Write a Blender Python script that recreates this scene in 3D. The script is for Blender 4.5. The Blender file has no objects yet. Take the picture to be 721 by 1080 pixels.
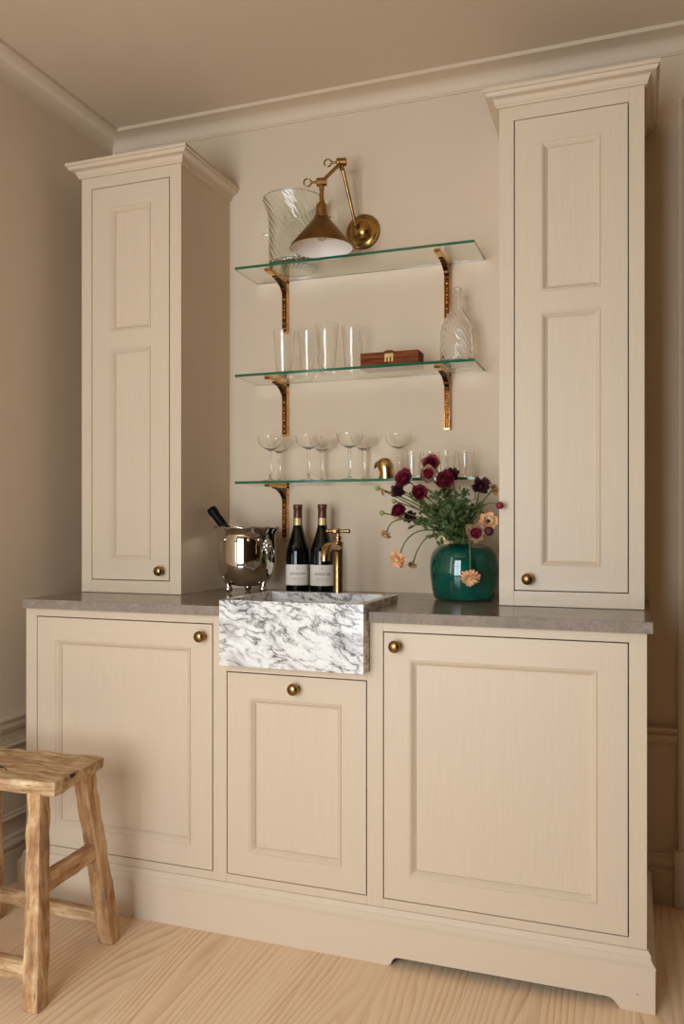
import bpy, bmesh, math, random
from mathutils import Vector, Matrix

random.seed(7)
SC = bpy.context.scene
COL = SC.collection
PI = math.pi

# ------------------------------------------------------------------ camera
cam_d = bpy.data.cameras.new('camera')
cam_d.sensor_fit = 'VERTICAL'
cam_d.sensor_height = 36.0
cam_d.lens = 866.08 / 1080 * 36.0
cam_d.shift_x = (360.5 - 358.67) / 1080
cam_d.shift_y = (553.59 - 540.0) / 1080
cam_d.clip_start = 0.05
cam = bpy.data.objects.new('camera', cam_d)
COL.objects.link(cam)
cam.location = (1.7743, -2.0734, 1.1477)
cam.rotation_euler = (math.radians(90), 0, math.radians(19.63))
SC.camera = cam

# ------------------------------------------------------------------ world, daylight, exposure
world = bpy.data.worlds.new('sky')
SC.world = world
world.use_nodes = True
bgn = world.node_tree.nodes['Background']
bgn.inputs['Color'].default_value = (0.80, 0.88, 1.0, 1)
bgn.inputs['Strength'].default_value = 0.9


def daylight(name, loc, rot, sx, sy, watts, col):
    l = bpy.data.lights.new(name, 'AREA')
    l.shape = 'RECTANGLE'
    l.size = sx
    l.size_y = sy
    l.energy = watts
    l.color = col
    o = bpy.data.objects.new(name, l)
    COL.objects.link(o)
    o.location = loc
    o.rotation_euler = rot
    return o


# the windows of the room: one in the wall behind the camera, one further along the left wall
WIN_FRONT = (0.08, 1.38, 0.30, 2.10)      # x0, x1, z0, z1
WIN_LEFT = (-2.10, -1.60, 0.60, 2.45)     # y0, y1, z0, z1
Y_FRONT = -3.00
X_LEFT = -0.1095
DAY = (0.785, 0.90, 1.0)
daylight('daylight_front_window', (sum(WIN_FRONT[:2]) / 2, Y_FRONT - 0.02, sum(WIN_FRONT[2:]) / 2),
         (math.radians(90), 0, 0), WIN_FRONT[1] - WIN_FRONT[0], WIN_FRONT[3] - WIN_FRONT[2], 95, DAY)
daylight('daylight_left_window', (X_LEFT - 0.02, sum(WIN_LEFT[:2]) / 2, sum(WIN_LEFT[2:]) / 2),
         (math.radians(90), 0, math.radians(-90)), WIN_LEFT[1] - WIN_LEFT[0], WIN_LEFT[3] - WIN_LEFT[2], 11, DAY)

# daylight passes through the clear glass unblurred, with enough bounces for stacked glassware
SC.cycles.blur_glossy = 0.0
SC.cycles.max_bounces = 16
SC.cycles.transmission_bounces = 16
SC.cycles.sample_clamp_indirect = 20.0

vs = SC.view_settings
vs.view_transform = 'Standard'
vs.look = 'None'
vs.exposure = 0.0
vs.gamma = 1.0
vs.use_curve_mapping = False


# ------------------------------------------------------------------ materials
def srgb(r, g, b):
    def f(c):
        c /= 255.0
        return c / 12.92 if c <= 0.04045 else ((c + 0.055) / 1.055) ** 2.4
    return (f(r), f(g), f(b), 1.0)


class NT:
    """a small node-tree writer around one Principled material"""
    def __init__(self, name, color=(0.8, 0.8, 0.8, 1), rough=0.5, metal=0.0, **kw):
        self.m = bpy.data.materials.new(name)
        self.m.use_nodes = True
        self.t = self.m.node_tree
        self.b = self.t.nodes['Principled BSDF']
        self.b.inputs['Base Color'].default_value = color
        self.b.inputs['Roughness'].default_value = rough
        self.b.inputs['Metallic'].default_value = metal
        for k, v in kw.items():
            self.b.inputs[k.replace('_', ' ')].default_value = v

    def n(self, kind, **kw):
        nd = self.t.nodes.new(kind)
        for k, v in kw.items():
            if k.startswith('i_'):
                nd.inputs[k[2:].replace('_', ' ')].default_value = v
            else:
                setattr(nd, k, v)
        return nd

    def l(self, a, b):
        self.t.links.new(a, b)

    def coords(self, scale=(1, 1, 1), rot=(0, 0, 0), loc=(0, 0, 0), kind='Object', offset=None):
        tc = self.n('ShaderNodeTexCoord')
        mp = self.n('ShaderNodeMapping')
        mp.inputs['Scale'].default_value = scale
        mp.inputs['Rotation'].default_value = rot
        mp.inputs['Location'].default_value = loc
        src = tc.outputs[kind]
        if offset is not None:
            ad = self.n('ShaderNodeVectorMath', operation='ADD')
            self.l(src, ad.inputs[0])
            self.l(offset, ad.inputs[1])
            src = ad.outputs[0]
        self.l(src, mp.inputs['Vector'])
        return mp.outputs[0]

    def noise(self, vec, scale=5, detail=4, rough=0.5, dist=0.0):
        nd = self.n('ShaderNodeTexNoise')
        nd.inputs['Scale'].default_value = scale
        nd.inputs['Detail'].default_value = detail
        nd.inputs['Roughness'].default_value = rough
        nd.inputs['Distortion'].default_value = dist
        self.l(vec, nd.inputs['Vector'])
        return nd.outputs['Fac']

    def math(self, op, a, b=None, clamp=False):
        nd = self.n('ShaderNodeMath', operation=op, use_clamp=clamp)
        for i, v in enumerate((a, b)):
            if v is None:
                continue
            if isinstance(v, (int, float)):
                nd.inputs[i].default_value = v
            else:
                self.l(v, nd.inputs[i])
        return nd.outputs[0]

    def ramp(self, fac, stops, interp='LINEAR'):
        nd = self.n('ShaderNodeValToRGB')
        cr = nd.color_ramp
        cr.interpolation = interp
        while len(cr.elements) < len(stops):
            cr.elements.new(0.5)
        for e, (p, c) in zip(cr.elements, stops):
            e.position = p
            e.color = c if len(c) == 4 else (*c, 1)
        self.l(fac, nd.inputs[0])
        return nd.outputs[0]

    def mix(self, fac, a, b, blend='MIX'):
        nd = self.n('ShaderNodeMix', data_type='RGBA', blend_type=blend)
        ins = [s for s in nd.inputs if s.enabled]
        for s, v in zip(ins, (fac, a, b)):
            if isinstance(v, (int, float, tuple)):
                s.default_value = v
            else:
                self.l(v, s)
        return [s for s in nd.outputs if s.enabled][0]

    def color(self, out):
        self.l(out, self.b.inputs['Base Color'])

    def rough(self, out):
        self.l(out, self.b.inputs['Roughness'])

    def bump(self, h, strength=0.2, dist=0.002):
        bp = self.n('ShaderNodeBump')
        bp.inputs['Strength'].default_value = strength
        bp.inputs['Distance'].default_value = dist
        self.l(h, bp.inputs['Height'])
        self.l(bp.outputs[0], self.b.inputs['Normal'])


M = {}


def paint(name, col, stretch, rough=0.42, grain=0.12):
    t = NT(name, srgb(*col), rough, Specular_IOR_Level=0.32)
    v = t.coords(scale=stretch)
    f = t.noise(v, 1.0, 5, 0.6)
    c0 = srgb(*[c * (1 - grain * 0.14) for c in col])
    c1 = srgb(*[min(255, c * (1 + grain * 0.07)) for c in col])
    t.color(t.ramp(f, [(0.3, c0), (0.62, c1)]))
    t.bump(f, 0.14, 0.0010)
    M[name] = t.m


CAB = (207, 185, 158)
paint('paint_vertical', CAB, (260, 260, 9))
paint('paint_horizontal', CAB, (9, 260, 260))
paint('paint_plain', CAB, (40, 40, 40), 0.55, 0.03)
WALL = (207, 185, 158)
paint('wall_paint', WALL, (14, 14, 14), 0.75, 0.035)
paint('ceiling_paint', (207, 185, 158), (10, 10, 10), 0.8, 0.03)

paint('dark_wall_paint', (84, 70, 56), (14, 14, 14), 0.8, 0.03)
M['gap'] = NT('dark_gap', srgb(40, 32, 24), 0.9).m  # dark brown for openings; behind the doors it paints the gap shade

# countertop stone
t = NT('counter_stone', rough=0.2)
v = t.coords()
f1 = t.noise(v, 14, 8, 0.65, 0.4)
f2 = t.noise(v, 130, 4, 0.6)
c = t.ramp(f1, [(0.3, srgb(112, 96, 82)), (0.55, srgb(128, 112, 97)), (0.75, srgb(142, 126, 111))])
c2 = t.ramp(f2, [(0.3, srgb(100, 86, 74)), (0.7, srgb(150, 133, 117))])
t.color(t.mix(0.38, c, c2))
t.rough(t.ramp(f1, [(0.2, (0.13, 0.13, 0.13)), (0.8, (0.25, 0.25, 0.25))]))
M['counter'] = t.m
# the same stone, honed rather than polished, on the nosing
t = NT('counter_stone_honed', rough=0.6, Specular_IOR_Level=0.3)
v = t.coords()
f1 = t.noise(v, 22, 8, 0.7, 0.5)
f2 = t.noise(v, 160, 4, 0.6)
c = t.ramp(f1, [(0.3, srgb(112, 97, 84)), (0.55, srgb(136, 119, 104)), (0.75, srgb(160, 143, 127))])
c2 = t.ramp(f2, [(0.3, srgb(108, 94, 82)), (0.7, srgb(164, 147, 131))])
t.color(t.mix(0.38, c, c2))
M['counter_edge'] = t.m

# arabescato-like marble: a net of grey violet veins slanting down to the right
t = NT('white_marble', rough=0.22)
v0 = t.coords(rot=(0, math.radians(-18), 0))
warp = t.n('ShaderNodeTexNoise')
warp.inputs['Scale'].default_value = 9
warp.inputs['Detail'].default_value = 5
t.l(v0, warp.inputs['Vector'])
sub = t.n('ShaderNodeVectorMath', operation='SUBTRACT')
t.l(warp.outputs['Color'], sub.inputs[0])
sub.inputs[1].default_value = (0.5, 0.5, 0.5)
scl = t.n('ShaderNodeVectorMath', operation='SCALE')
t.l(sub.outputs[0], scl.inputs[0])
scl.inputs['Scale'].default_value = 0.085
add = t.n('ShaderNodeVectorMath', operation='ADD')
t.l(v0, add.inputs[0])
t.l(scl.outputs[0], add.inputs[1])
mp = t.n('ShaderNodeMapping')
mp.inputs['Scale'].default_value = (12.0, 15, 38)
t.l(add.outputs[0], mp.inputs['Vector'])
na = t.noise(mp.outputs[0], 1.0, 3, 0.55)
nb = t.noise(mp.outputs[0], 2.1, 4, 0.6)
va = t.math('ABSOLUTE', t.math('SUBTRACT', na, 0.5))
vb = t.math('ABSOLUTE', t.math('SUBTRACT', nb, 0.52))
veina = t.ramp(va, [(0.0, (0.85,) * 3), (0.016, (0.40,) * 3), (0.05, (0.10,) * 3), (0.12, (0,) * 3)])
veinb = t.ramp(vb, [(0.0, (0.36,) * 3), (0.012, (0.10,) * 3), (0.03, (0,) * 3)])
msk = t.noise(v0, 11, 3, 0.5)
mskr = t.ramp(msk, [(0.36, (0.18,) * 3), (0.58, (1,) * 3)])
blot = t.ramp(t.noise(mp.outputs[0], 0.55, 3, 0.5), [(0.56, (0,) * 3), (0.74, (0.24,) * 3)])
vein = t.math('ADD', t.math('MULTIPLY', veina, mskr), t.math('MULTIPLY', veinb, mskr), True)
vein = t.math('ADD', vein, blot, True)
t.color(t.ramp(vein, [(0.0, srgb(232, 227, 220)), (0.25, srgb(184, 177, 172)), (0.6, srgb(120, 112, 110)), (1.0, srgb(72, 66, 66))]))
M['marble'] = t.m


def floor_wood():
    t = NT('fir_floor_board', rough=0.5)
    oi = t.n('ShaderNodeObjectInfo')
    off = t.n('ShaderNodeVectorMath', operation='SCALE')
    cmb = t.n('ShaderNodeCombineXYZ')
    t.l(oi.outputs['Random'], cmb.inputs[0])
    t.l(oi.outputs['Random'], cmb.inputs[1])
    t.l(oi.outputs['Random'], cmb.inputs[2])
    t.l(cmb.outputs[0], off.inputs[0])
    off.inputs['Scale'].default_value = 37.0
    v = t.coords(scale=(1, 1, 1), offset=off.outputs[0])
    sep = t.n('ShaderNodeSeparateXYZ')
    t.l(v, sep.inputs[0])
    mp = t.n('ShaderNodeMapping')
    mp.inputs['Scale'].default_value = (4.6, 0.62, 1)
    t.l(v, mp.inputs['Vector'])
    n1 = t.noise(mp.outputs[0], 1.0, 1.2, 0.4)
    mp2 = t.n('ShaderNodeMapping')
    mp2.inputs['Scale'].default_value = (26, 2.6, 1)
    t.l(v, mp2.inputs['Vector'])
    n2 = t.noise(mp2.outputs[0], 1.0, 2, 0.5)
    ph = t.math('ADD', t.math('MULTIPLY', n1, 15.0), t.math('MULTIPLY', sep.outputs[0], 52.0))
    ph = t.math('ADD', ph, t.math('MULTIPLY', n2, 1.0))
    vo_ = t.n('ShaderNodeTexVoronoi')
    vo_.inputs['Scale'].default_value = 1.0
    mpk = t.n('ShaderNodeMapping')
    mpk.inputs['Scale'].default_value = (3.4, 1.25, 0.0)
    t.l(v, mpk.inputs['Vector'])
    t.l(mpk.outputs[0], vo_.inputs['Vector'])
    dk = t.math('EXPONENT', t.math('MULTIPLY', vo_.outputs['Distance'], -8.0))
    ph = t.math('ADD', ph, t.math('MULTIPLY', dk, 7.0))
    fr = t.math('FRACT', ph)
    band = t.ramp(fr, [(0.0, (0.0,) * 3), (0.45, (0.35,) * 3), (0.80, (1.0,) * 3), (0.93, (0.75,) * 3), (1.0, (0.0,) * 3)])
    mpv_ = t.n('ShaderNodeMapping')
    mpv_.inputs['Scale'].default_value = (9, 1.3, 1)
    t.l(v, mpv_.inputs['Vector'])
    vary = t.ramp(t.noise(mpv_.outputs[0], 1.0, 3, 0.5), [(0.32, (0.30,) * 3), (0.66, (1.0,) * 3)])
    band = t.math('MULTIPLY', band, vary)
    mp3 = t.n('ShaderNodeMapping')
    mp3.inputs['Scale'].default_value = (420, 7, 1)
    t.l(v, mp3.inputs['Vector'])
    fine = t.noise(mp3.outputs[0], 1.0, 3, 0.6)
    base = t.ramp(band, [(0.0, srgb(226, 200, 169)), (0.5, srgb(214, 183, 148)), (1.0, srgb(190, 149, 109))])
    pk = t.ramp(fine, [(0.3, srgb(194, 158, 122)), (0.7, srgb(228, 202, 170))])
    c = t.mix(0.28, base, pk)
    core = t.ramp(vo_.outputs['Distance'], [(0.025, (0.75,) * 3), (0.075, (0,) * 3)])
    c = t.mix(core, c, srgb(150, 104, 70))
    tone = t.ramp(oi.outputs['Random'], [(0.0, (1.08, 1.05, 1.02)), (1.0, (1.20, 1.17, 1.13))])
    c = t.mix(1.0, c, tone, 'MULTIPLY')
    t.color(c)
    t.bump(t.math('ADD', fine, t.math('MULTIPLY', band, 0.6)), 0.12, 0.001)
    M['floor'] = t.m


floor_wood()


def rustic(name, stretch, cols, rough=0.72):
    t = NT(name, rough=rough)
    v = t.coords(scale=stretch)
    f = t.noise(v, 1.0, 7, 0.68, 0.35)
    v2 = t.coords()
    g = t.noise(v2, 17, 5, 0.65)
    h = t.noise(v, 3.2, 4, 0.6)
    c = t.ramp(f, [(0.33, cols[0]), (0.44, cols[1]), (0.54, cols[2]), (0.66, cols[3])])
    d = t.ramp(g, [(0.36, cols[1]), (0.62, cols[3])])
    c = t.mix(0.30, c, d)
    crack = t.ramp(h, [(0.27, (0.85,) * 3), (0.36, (0,) * 3)])
    c = t.mix(crack, c, srgb(58, 38, 22))
    t.color(c)
    t.bump(t.math('ADD', f, t.math('MULTIPLY', h, 0.5)), 0.7, 0.004)
    M[name] = t.m


RC = [srgb(96, 58, 30), srgb(158, 106, 62), srgb(192, 148, 100), srgb(222, 190, 146)]
RC2 = [srgb(100, 66, 38), srgb(158, 116, 74), srgb(194, 157, 112), srgb(228, 200, 158)]
rustic('old_wood_vertical', (42, 42, 5), RC)
rustic('old_wood_along_x', (6, 46, 46), RC2)
rustic('old_wood_along_y', (46, 6, 46), RC)
rustic('box_wood', (9, 120, 120), [srgb(58, 26, 12), srgb(92, 44, 22), srgb(116, 60, 30), srgb(140, 78, 42)], 0.6)
M['box_wood'].node_tree.nodes['Principled BSDF'].inputs['Specular IOR Level'].default_value = 0.12


def metal(name, col, rough, var=0.0, scale=30, dark=None):
    t = NT(name, srgb(*col), rough, 1.0)
    if var:
        v = t.coords()
        f = t.noise(v, scale, 4, 0.6)
        dk = srgb(*(dark or [c * (1 - var) for c in col]))
        t.color(t.ramp(f, [(0.35, dk), (0.65, srgb(*col))]))
        t.rough(t.ramp(f, [(0.3, (rough * 1.35,) * 3), (0.7, (rough * 0.8,) * 3)]))
    M[name] = t.m


metal('aged_brass', (176, 138, 86), 0.26, 0.30, 40)
metal('lamp_brass', (180, 140, 82), 0.20, 0.22, 25)
metal('shade_brass', (142, 106, 58), 0.34, 0.18, 18)
metal('polished_brass', (246, 194, 116), 0.12, 0.3, 60, (200, 138, 68))
metal('darkened_brass', (104, 62, 30), 0.28, 0.4, 90)  # brass darkened in colour; on bracket fronts it paints a dark reflection
metal('faucet_brass', (196, 162, 110), 0.22, 0.22, 50)
metal('gold_bird', (214, 180, 118), 0.20, 0.20, 70)
metal('silver', (212, 204, 192), 0.05)
metal('dark_steel', (70, 60, 50), 0.4)
t = NT('white_enamel', srgb(240, 226, 214), 0.45)
M['enamel'] = t.m
M['bulb'] = NT('bulb_glass', srgb(245, 238, 230), 0.12, Transmission_Weight=0.6).m
M['socket_white'] = NT('white_plastic', srgb(228, 216, 198), 0.4).m


def glass(name, col, rough=0.0, ior=1.45):
    t = NT(name, col, rough, 0.0, Transmission_Weight=1.0, IOR=ior)
    M[name] = t.m


glass('clear_glass', (0.985, 0.985, 0.975, 1))
glass('green_tint_glass', srgb(250, 254, 251))
glass('shelf_glass', srgb(247, 252, 248))
t = NT('shelf_edge_glass', srgb(24, 96, 66), 0.10, 0.0, Transmission_Weight=0.15)
M['shelf_edge'] = t.m
M['bottle_glass'] = NT('bottle_glass', srgb(5, 5, 4), 0.04, Specular_IOR_Level=0.4).m
M['capsule'] = NT('capsule_foil', srgb(92, 54, 34), 0.38, 0.35).m
M['black_foil'] = NT('black_foil', srgb(8, 8, 8), 0.5, Specular_IOR_Level=0.12).m

# label: ivory paper with faded lines of print
t = NT('wine_label', rough=0.7)
v = t.coords()
sep = t.n('ShaderNodeSeparateXYZ')
t.l(v, sep.inputs[0])
paper = srgb(222, 212, 196)


def line_mask(zc, hw):
    d = t.math('ABSOLUTE', t.math('SUBTRACT', sep.outputs[2], zc))
    return t.math('LESS_THAN', d, hw)


mpv = t.n('ShaderNodeMapping')
mpv.inputs['Scale'].default_value = (520, 1, 150)
t.l(v, mpv.inputs['Vector'])
ltr = t.ramp(t.noise(mpv.outputs[0], 1.0, 2, 0.5), [(0.44, (0,) * 3), (0.52, (1,) * 3)])
xw = t.math('LESS_THAN', t.math('ABSOLUTE', sep.outputs[0]), 0.026)
m1 = t.math('MULTIPLY', line_mask(0.064, 0.0042), xw)
m2 = t.math('MULTIPLY', line_mask(0.048, 0.0022), xw)
m3 = t.math('MULTIPLY', line_mask(0.041, 0.0014), xw)
mm = t.math('ADD', t.math('MULTIPLY', m1, 0.75), t.math('ADD', t.math('MULTIPLY', m2, 0.45), t.math('MULTIPLY', m3, 0.35)))
mm = t.math('MULTIPLY', mm, ltr, True)
crest = t.math('LESS_THAN', t.math('POWER', t.math('ADD', t.math('POWER', t.math('ABSOLUTE', sep.outputs[0]), 2.0),
               t.math('POWER', t.math('ABSOLUTE', t.math('SUBTRACT', sep.outputs[2], 0.082)), 2.0)), 0.5), 0.004)
mm = t.math('ADD', mm, t.math('MULTIPLY', crest, 0.35), True)
t.color(t.mix(mm, paper, srgb(120, 100, 84)))
M['label'] = t.m
M['neck_label'] = NT('gold_neck_label', srgb(206, 178, 116), 0.4, 0.3).m

# glazed vase
t = NT('green_glaze', rough=0.07, Coat_Weight=0.4, Coat_Roughness=0.04)
v = t.coords()
f = t.noise(v, 16, 5, 0.6)
t.color(t.ramp(f, [(0.3, srgb(3, 50, 40)), (0.55, srgb(6, 74, 58)), (0.8, srgb(18, 96, 76))]))
t.bump(t.noise(v, 34, 3, 0.5), 0.08, 0.003)
M['glaze'] = t.m


def petal_mat(name, a, b, rough=0.65):
    t = NT(name, rough=rough, Subsurface_Weight=0.0)
    v = t.coords()
    f = t.noise(v, 75, 4, 0.6)
    t.color(t.ramp(f, [(0.35, srgb(*a)), (0.65, srgb(*b))]))
    M[name] = t.m


petal_mat('petal_burgundy', (118, 16, 38), (168, 38, 62))
petal_mat('petal_deep', (88, 12, 28), (132, 22, 44))
petal_mat('petal_black', (44, 12, 20), (80, 20, 36))
petal_mat('petal_tan', (176, 132, 84), (214, 176, 124))
petal_mat('petal_dusty', (150, 108, 84), (188, 150, 112))
petal_mat('petal_peach', (222, 150, 104), (240, 184, 136))
petal_mat('petal_yellow', (200, 160, 84), (226, 190, 118))
petal_mat('flower_eye', (26, 14, 12), (60, 34, 22))
petal_mat('stem_green', (74, 88, 34), (108, 118, 54))
petal_mat('leaf_green', (28, 44, 14), (76, 92, 34))
petal_mat('bud_green', (126, 136, 66), (160, 162, 92))


# ------------------------------------------------------------------ mesh helpers
class MB:
    def __init__(self):
        self.v = []
        self.f = []
        self.mi = []
        self.cur = 0

    def add(self, verts, faces):
        o = len(self.v)
        self.v += [tuple(p) for p in verts]
        self.f += [tuple(i + o for i in f) for f in faces]
        self.mi += [self.cur] * len(faces)
        return self

    def box(self, x0, x1, y0, y1, z0, z1):
        p = [(x0, y0, z0), (x1, y0, z0), (x1, y1, z0), (x0, y1, z0), (x0, y0, z1), (x1, y0, z1), (x1, y1, z1), (x0, y1, z1)]
        return self.add(p, [(0, 3, 2, 1), (4, 5, 6, 7), (0, 1, 5, 4), (1, 2, 6, 5), (2, 3, 7, 6), (3, 0, 4, 7)])

    def lathe(self, prof, seg=32, c=(0, 0, 0), axis='Z', ripple=None):
        """prof: (radius, height) list, closed on itself only where radii are zero"""
        rings = []
        vs, fs = [], []
        for r, h in prof:
            if r < 1e-6:
                rings.append([len(vs)])
                vs.append((0, 0, h))
            else:
                ring = []
                for k in range(seg):
                    a = 2 * PI * k / seg
                    rr = r if ripple is None else ripple(r, h, a)
                    ring.append(len(vs))
                    vs.append((rr * math.cos(a), rr * math.sin(a), h))
                rings.append(ring)
        for A, B in zip(rings, rings[1:]):
            if len(A) == 1 and len(B) == 1:
                continue
            for k in range(seg):
                j = (k + 1) % seg
                if len(A) == 1:
                    fs.append((A[0], B[j], B[k]))
                elif len(B) == 1:
                    fs.append((A[k], A[j], B[0]))
                else:
                    fs.append((A[k], A[j], B[j], B[k]))
        if axis == 'Y':      # height runs towards -y
            vs = [(x, -z, y) for x, y, z in vs]
        elif axis == 'X':
            vs = [(z, y, -x) for x, y, z in vs]
        elif isinstance(axis, Matrix):
            vs = [tuple(axis @ Vector(p)) for p in vs]
        vs = [(x + c[0], y + c[1], z + c[2]) for x, y, z in vs]
        return self.add(vs, fs)

    def tube(self, pts, rad, seg=10, cap=True, up=None):
        pts = [Vector(p) for p in pts]
        if isinstance(rad, (int, float)):
            rad = [rad] * len(pts)
        vs, fs = [], []
        prev = None
        for i, p in enumerate(pts):
            d = (pts[min(i + 1, len(pts) - 1)] - pts[max(i - 1, 0)]).normalized()
            if prev is None:
                u = d.orthogonal().normalized() if up is None else (Vector(up) - d * Vector(up).dot(d)).normalized()
            else:
                u = (prev - d * prev.dot(d)).normalized()
            prev = u
            w = d.cross(u)
            for k in range(seg):
                a = 2 * PI * k / seg
                vs.append(tuple(p + (u * math.cos(a) + w * math.sin(a)) * rad[i]))
        for i in range(len(pts) - 1):
            for k in range(seg):
                j = (k + 1) % seg
                fs.append((i * seg + k, i * seg + j, (i + 1) * seg + j, (i + 1) * seg + k))
        if cap:
            fs.append(tuple(reversed(range(seg))))
            b = (len(pts) - 1) * seg
            fs.append(tuple(range(b, b + seg)))
        return self.add(vs, fs)

    def sphere(self, c, r, seg=14, rings=8, s=(1, 1, 1)):
        prof = [(r * math.sin(PI * i / rings), -r * math.cos(PI * i / rings)) for i in range(rings + 1)]
        prof[0] = (0, -r)
        prof[-1] = (0, r)
        m = Matrix.Diagonal((s[0], s[1], s[2]))
        return self.lathe(prof, seg, c, m)

    def prism(self, poly, axis, a, b):
        """poly in the two other axes (cyclic order), extruded along axis from a to b"""
        n = len(poly)
        def mk(p, h):
            if axis == 'X':
                return (h, p[0], p[1])
            if axis == 'Y':
                return (p[0], h, p[1])
            return (p[0], p[1], h)
        vs = [mk(p, a) for p in poly] + [mk(p, b) for p in poly]
        fs = [tuple(range(n)), tuple(range(2 * n - 1, n - 1, -1))]
        for k in range(n):
            j = (k + 1) % n
            fs.append((k, n + k, n + j, j))
        return self.add(vs, fs)

    def sweep(self, prof, path, closed=False, cap=True):
        """prof: (outward distance, z) loop; path: (x, y) points with outward on the right-hand side of travel, mitred"""
        n = len(path)
        m = len(prof)
        vs, fs = [], []
        for i in range(n):
            p = Vector(path[i])
            def nrm(a, b):
                d = (Vector(b) - Vector(a)).normalized()
                return Vector((d.y, -d.x))
            if closed:
                n1 = nrm(path[i - 1], path[i])
                n2 = nrm(path[i], path[(i + 1) % n])
            else:
                n1 = nrm(path[i - 1], path[i]) if i > 0 else None
                n2 = nrm(path[i], path[i + 1]) if i < n - 1 else None
                n1 = n1 or n2
                n2 = n2 or n1
            o = (n1 + n2) / (1 + n1.dot(n2))
            for d, z in prof:
                q = p + o * d
                vs.append((q.x, q.y, z))
        for i in range(n if closed else n - 1):
            i2 = (i + 1) % n
            for k in range(m):
                j = (k + 1) % m
                fs.append((i * m + k, i * m + j, i2 * m + j, i2 * m + k))
        if cap and not closed:
            fs.append(tuple(reversed(range(m))))
            fs.append(tuple(range((n - 1) * m, n * m)))
        return self.add(vs, fs)

    def build(self, name, mat, parent=None, loc=(0, 0, 0), smooth=None, bevel=0.0, seg=2, fix=True, mats=None, rot=None):
        me = bpy.data.meshes.new(name)
        me.from_pydata(self.v, [], self.f)
        me.update()
        if mats:
            for mm_ in mats:
                me.materials.append(M[mm_])
            me.polygons.foreach_set('material_index', self.mi)
        else:
            me.materials.append(M[mat] if isinstance(mat, str) else mat)
        if fix:
            bm = bmesh.new()
            bm.from_mesh(me)
            bmesh.ops.recalc_face_normals(bm, faces=bm.faces)
            bm.to_mesh(me)
            bm.free()
        if smooth is not None:
            me.polygons.foreach_set('use_smooth', [True] * len(me.polygons))
            me.set_sharp_from_angle(angle=math.radians(smooth))
        o = bpy.data.objects.new(name, me)
        COL.objects.link(o)
        o.location = loc
        if rot:
            o.rotation_euler = rot
        if parent:
            o.parent = parent
        if bevel:
            md = o.modifiers.new('bevel', 'BEVEL')
            md.width = bevel
            md.segments = seg
            md.limit_method = 'ANGLE'
            md.angle_limit = math.radians(50)
        return o


def tag(o, label, cat=None, group=None, kind=None):
    if label:
        o['label'] = label
    if cat:
        o['category'] = cat
    if group:
        o['group'] = group
    if kind:
        o['kind'] = kind
    return o


def thing(name, label, cat, loc=(0, 0, 0), group=None, kind=None, rz=0):
    o = bpy.data.objects.new(name, None)
    o.empty_display_size = 0.05
    COL.objects.link(o)
    o.location = loc
    o.rotation_euler = (0, 0, rz)
    return tag(o, label, cat, group, kind)


def copy_tree(o, parent=None):
    c = o.copy()
    COL.objects.link(c)
    c.parent = parent
    for ch in list(o.children):
        copy_tree(ch, c)
    return c


def arc(cx, cy, r, a0, a1, n=6):
    return [(cx + r * math.cos(math.radians(a0 + (a1 - a0) * i / n)), cy + r * math.sin(math.radians(a0 + (a1 - a0) * i / n))) for i in range(n + 1)]


# ------------------------------------------------------------------ the room
W = 0.6031          # back wall plane
CEIL = 2.6245
XR = 7.50           # right wall

floor_root = thing('floor', 'pale fir board floor running towards the cabinets', None, (0, 0, 0), kind='structure')
MB().box(X_LEFT - 0.2, XR + 0.2, Y_FRONT - 0.2, W + 0.2, -0.06, -0.0225).build('subfloor', 'dark_steel', floor_root)
bw = 0.198
nb_ = int((XR - X_LEFT) / bw) + 2
for i in range(nb_):
    x0 = X_LEFT - 0.09 + i * bw
    cuts = [Y_FRONT - 0.05, -1.9 + random.uniform(-0.6, 0.6), W + 0.06]
    for a, b in zip(cuts, cuts[1:]):
        mb = MB().box(0.0001, bw - 0.0001, 0.0002, b - a - 0.0002, -0.022, 0)
        mb.build('board', 'floor', floor_root, (x0, a, 0), bevel=0.00035, seg=1)

ceil_o = MB().box(X_LEFT - 0.2, XR + 0.2, Y_FRONT - 0.2, W + 0.2, CEIL, CEIL + 0.1).build('ceiling', 'ceiling_paint')
tag(ceil_o, 'flat beige ceiling above the cabinets', None, None, 'structure')

DX0, DX1, DZ = 2.015, 2.85, 2.30      # door opening in the back wall, right of the cabinets
mb = MB().box(X_LEFT - 0.1, DX0, W, W + 0.1, -0.02, CEIL + 0.02)
mb.box(DX1, XR + 0.1, W, W + 0.1, -0.02, CEIL + 0.02).box(DX0, DX1, W, W + 0.1, DZ, CEIL + 0.02)
wb = mb.build('wall_back', 'wall_paint')
tag(wb, 'beige painted wall behind the shelves', None, None, 'structure')
y0, y1, z0, z1 = WIN_LEFT
mb = MB().box(X_LEFT - 0.12, X_LEFT, y1, W + 0.1, -0.02, CEIL + 0.02)
mb.box(X_LEFT - 0.12, X_LEFT, Y_FRONT - 0.12, y0, -0.02, CEIL + 0.02)
mb.box(X_LEFT - 0.12, X_LEFT, y0, y1, -0.02, z0).box(X_LEFT - 0.12, X_LEFT, y0, y1, z1, CEIL + 0.02)
tag(mb.build('wall_left', 'wall_paint'), 'beige painted wall left of the cabinets', None, None, 'structure')
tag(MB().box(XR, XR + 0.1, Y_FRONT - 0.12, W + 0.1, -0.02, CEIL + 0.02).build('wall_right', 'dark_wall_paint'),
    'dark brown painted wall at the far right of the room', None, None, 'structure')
x0, x1, z0, z1 = WIN_FRONT
mb = MB().box(X_LEFT - 0.1, x0, Y_FRONT - 0.12, Y_FRONT, -0.02, CEIL + 0.02)
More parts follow.
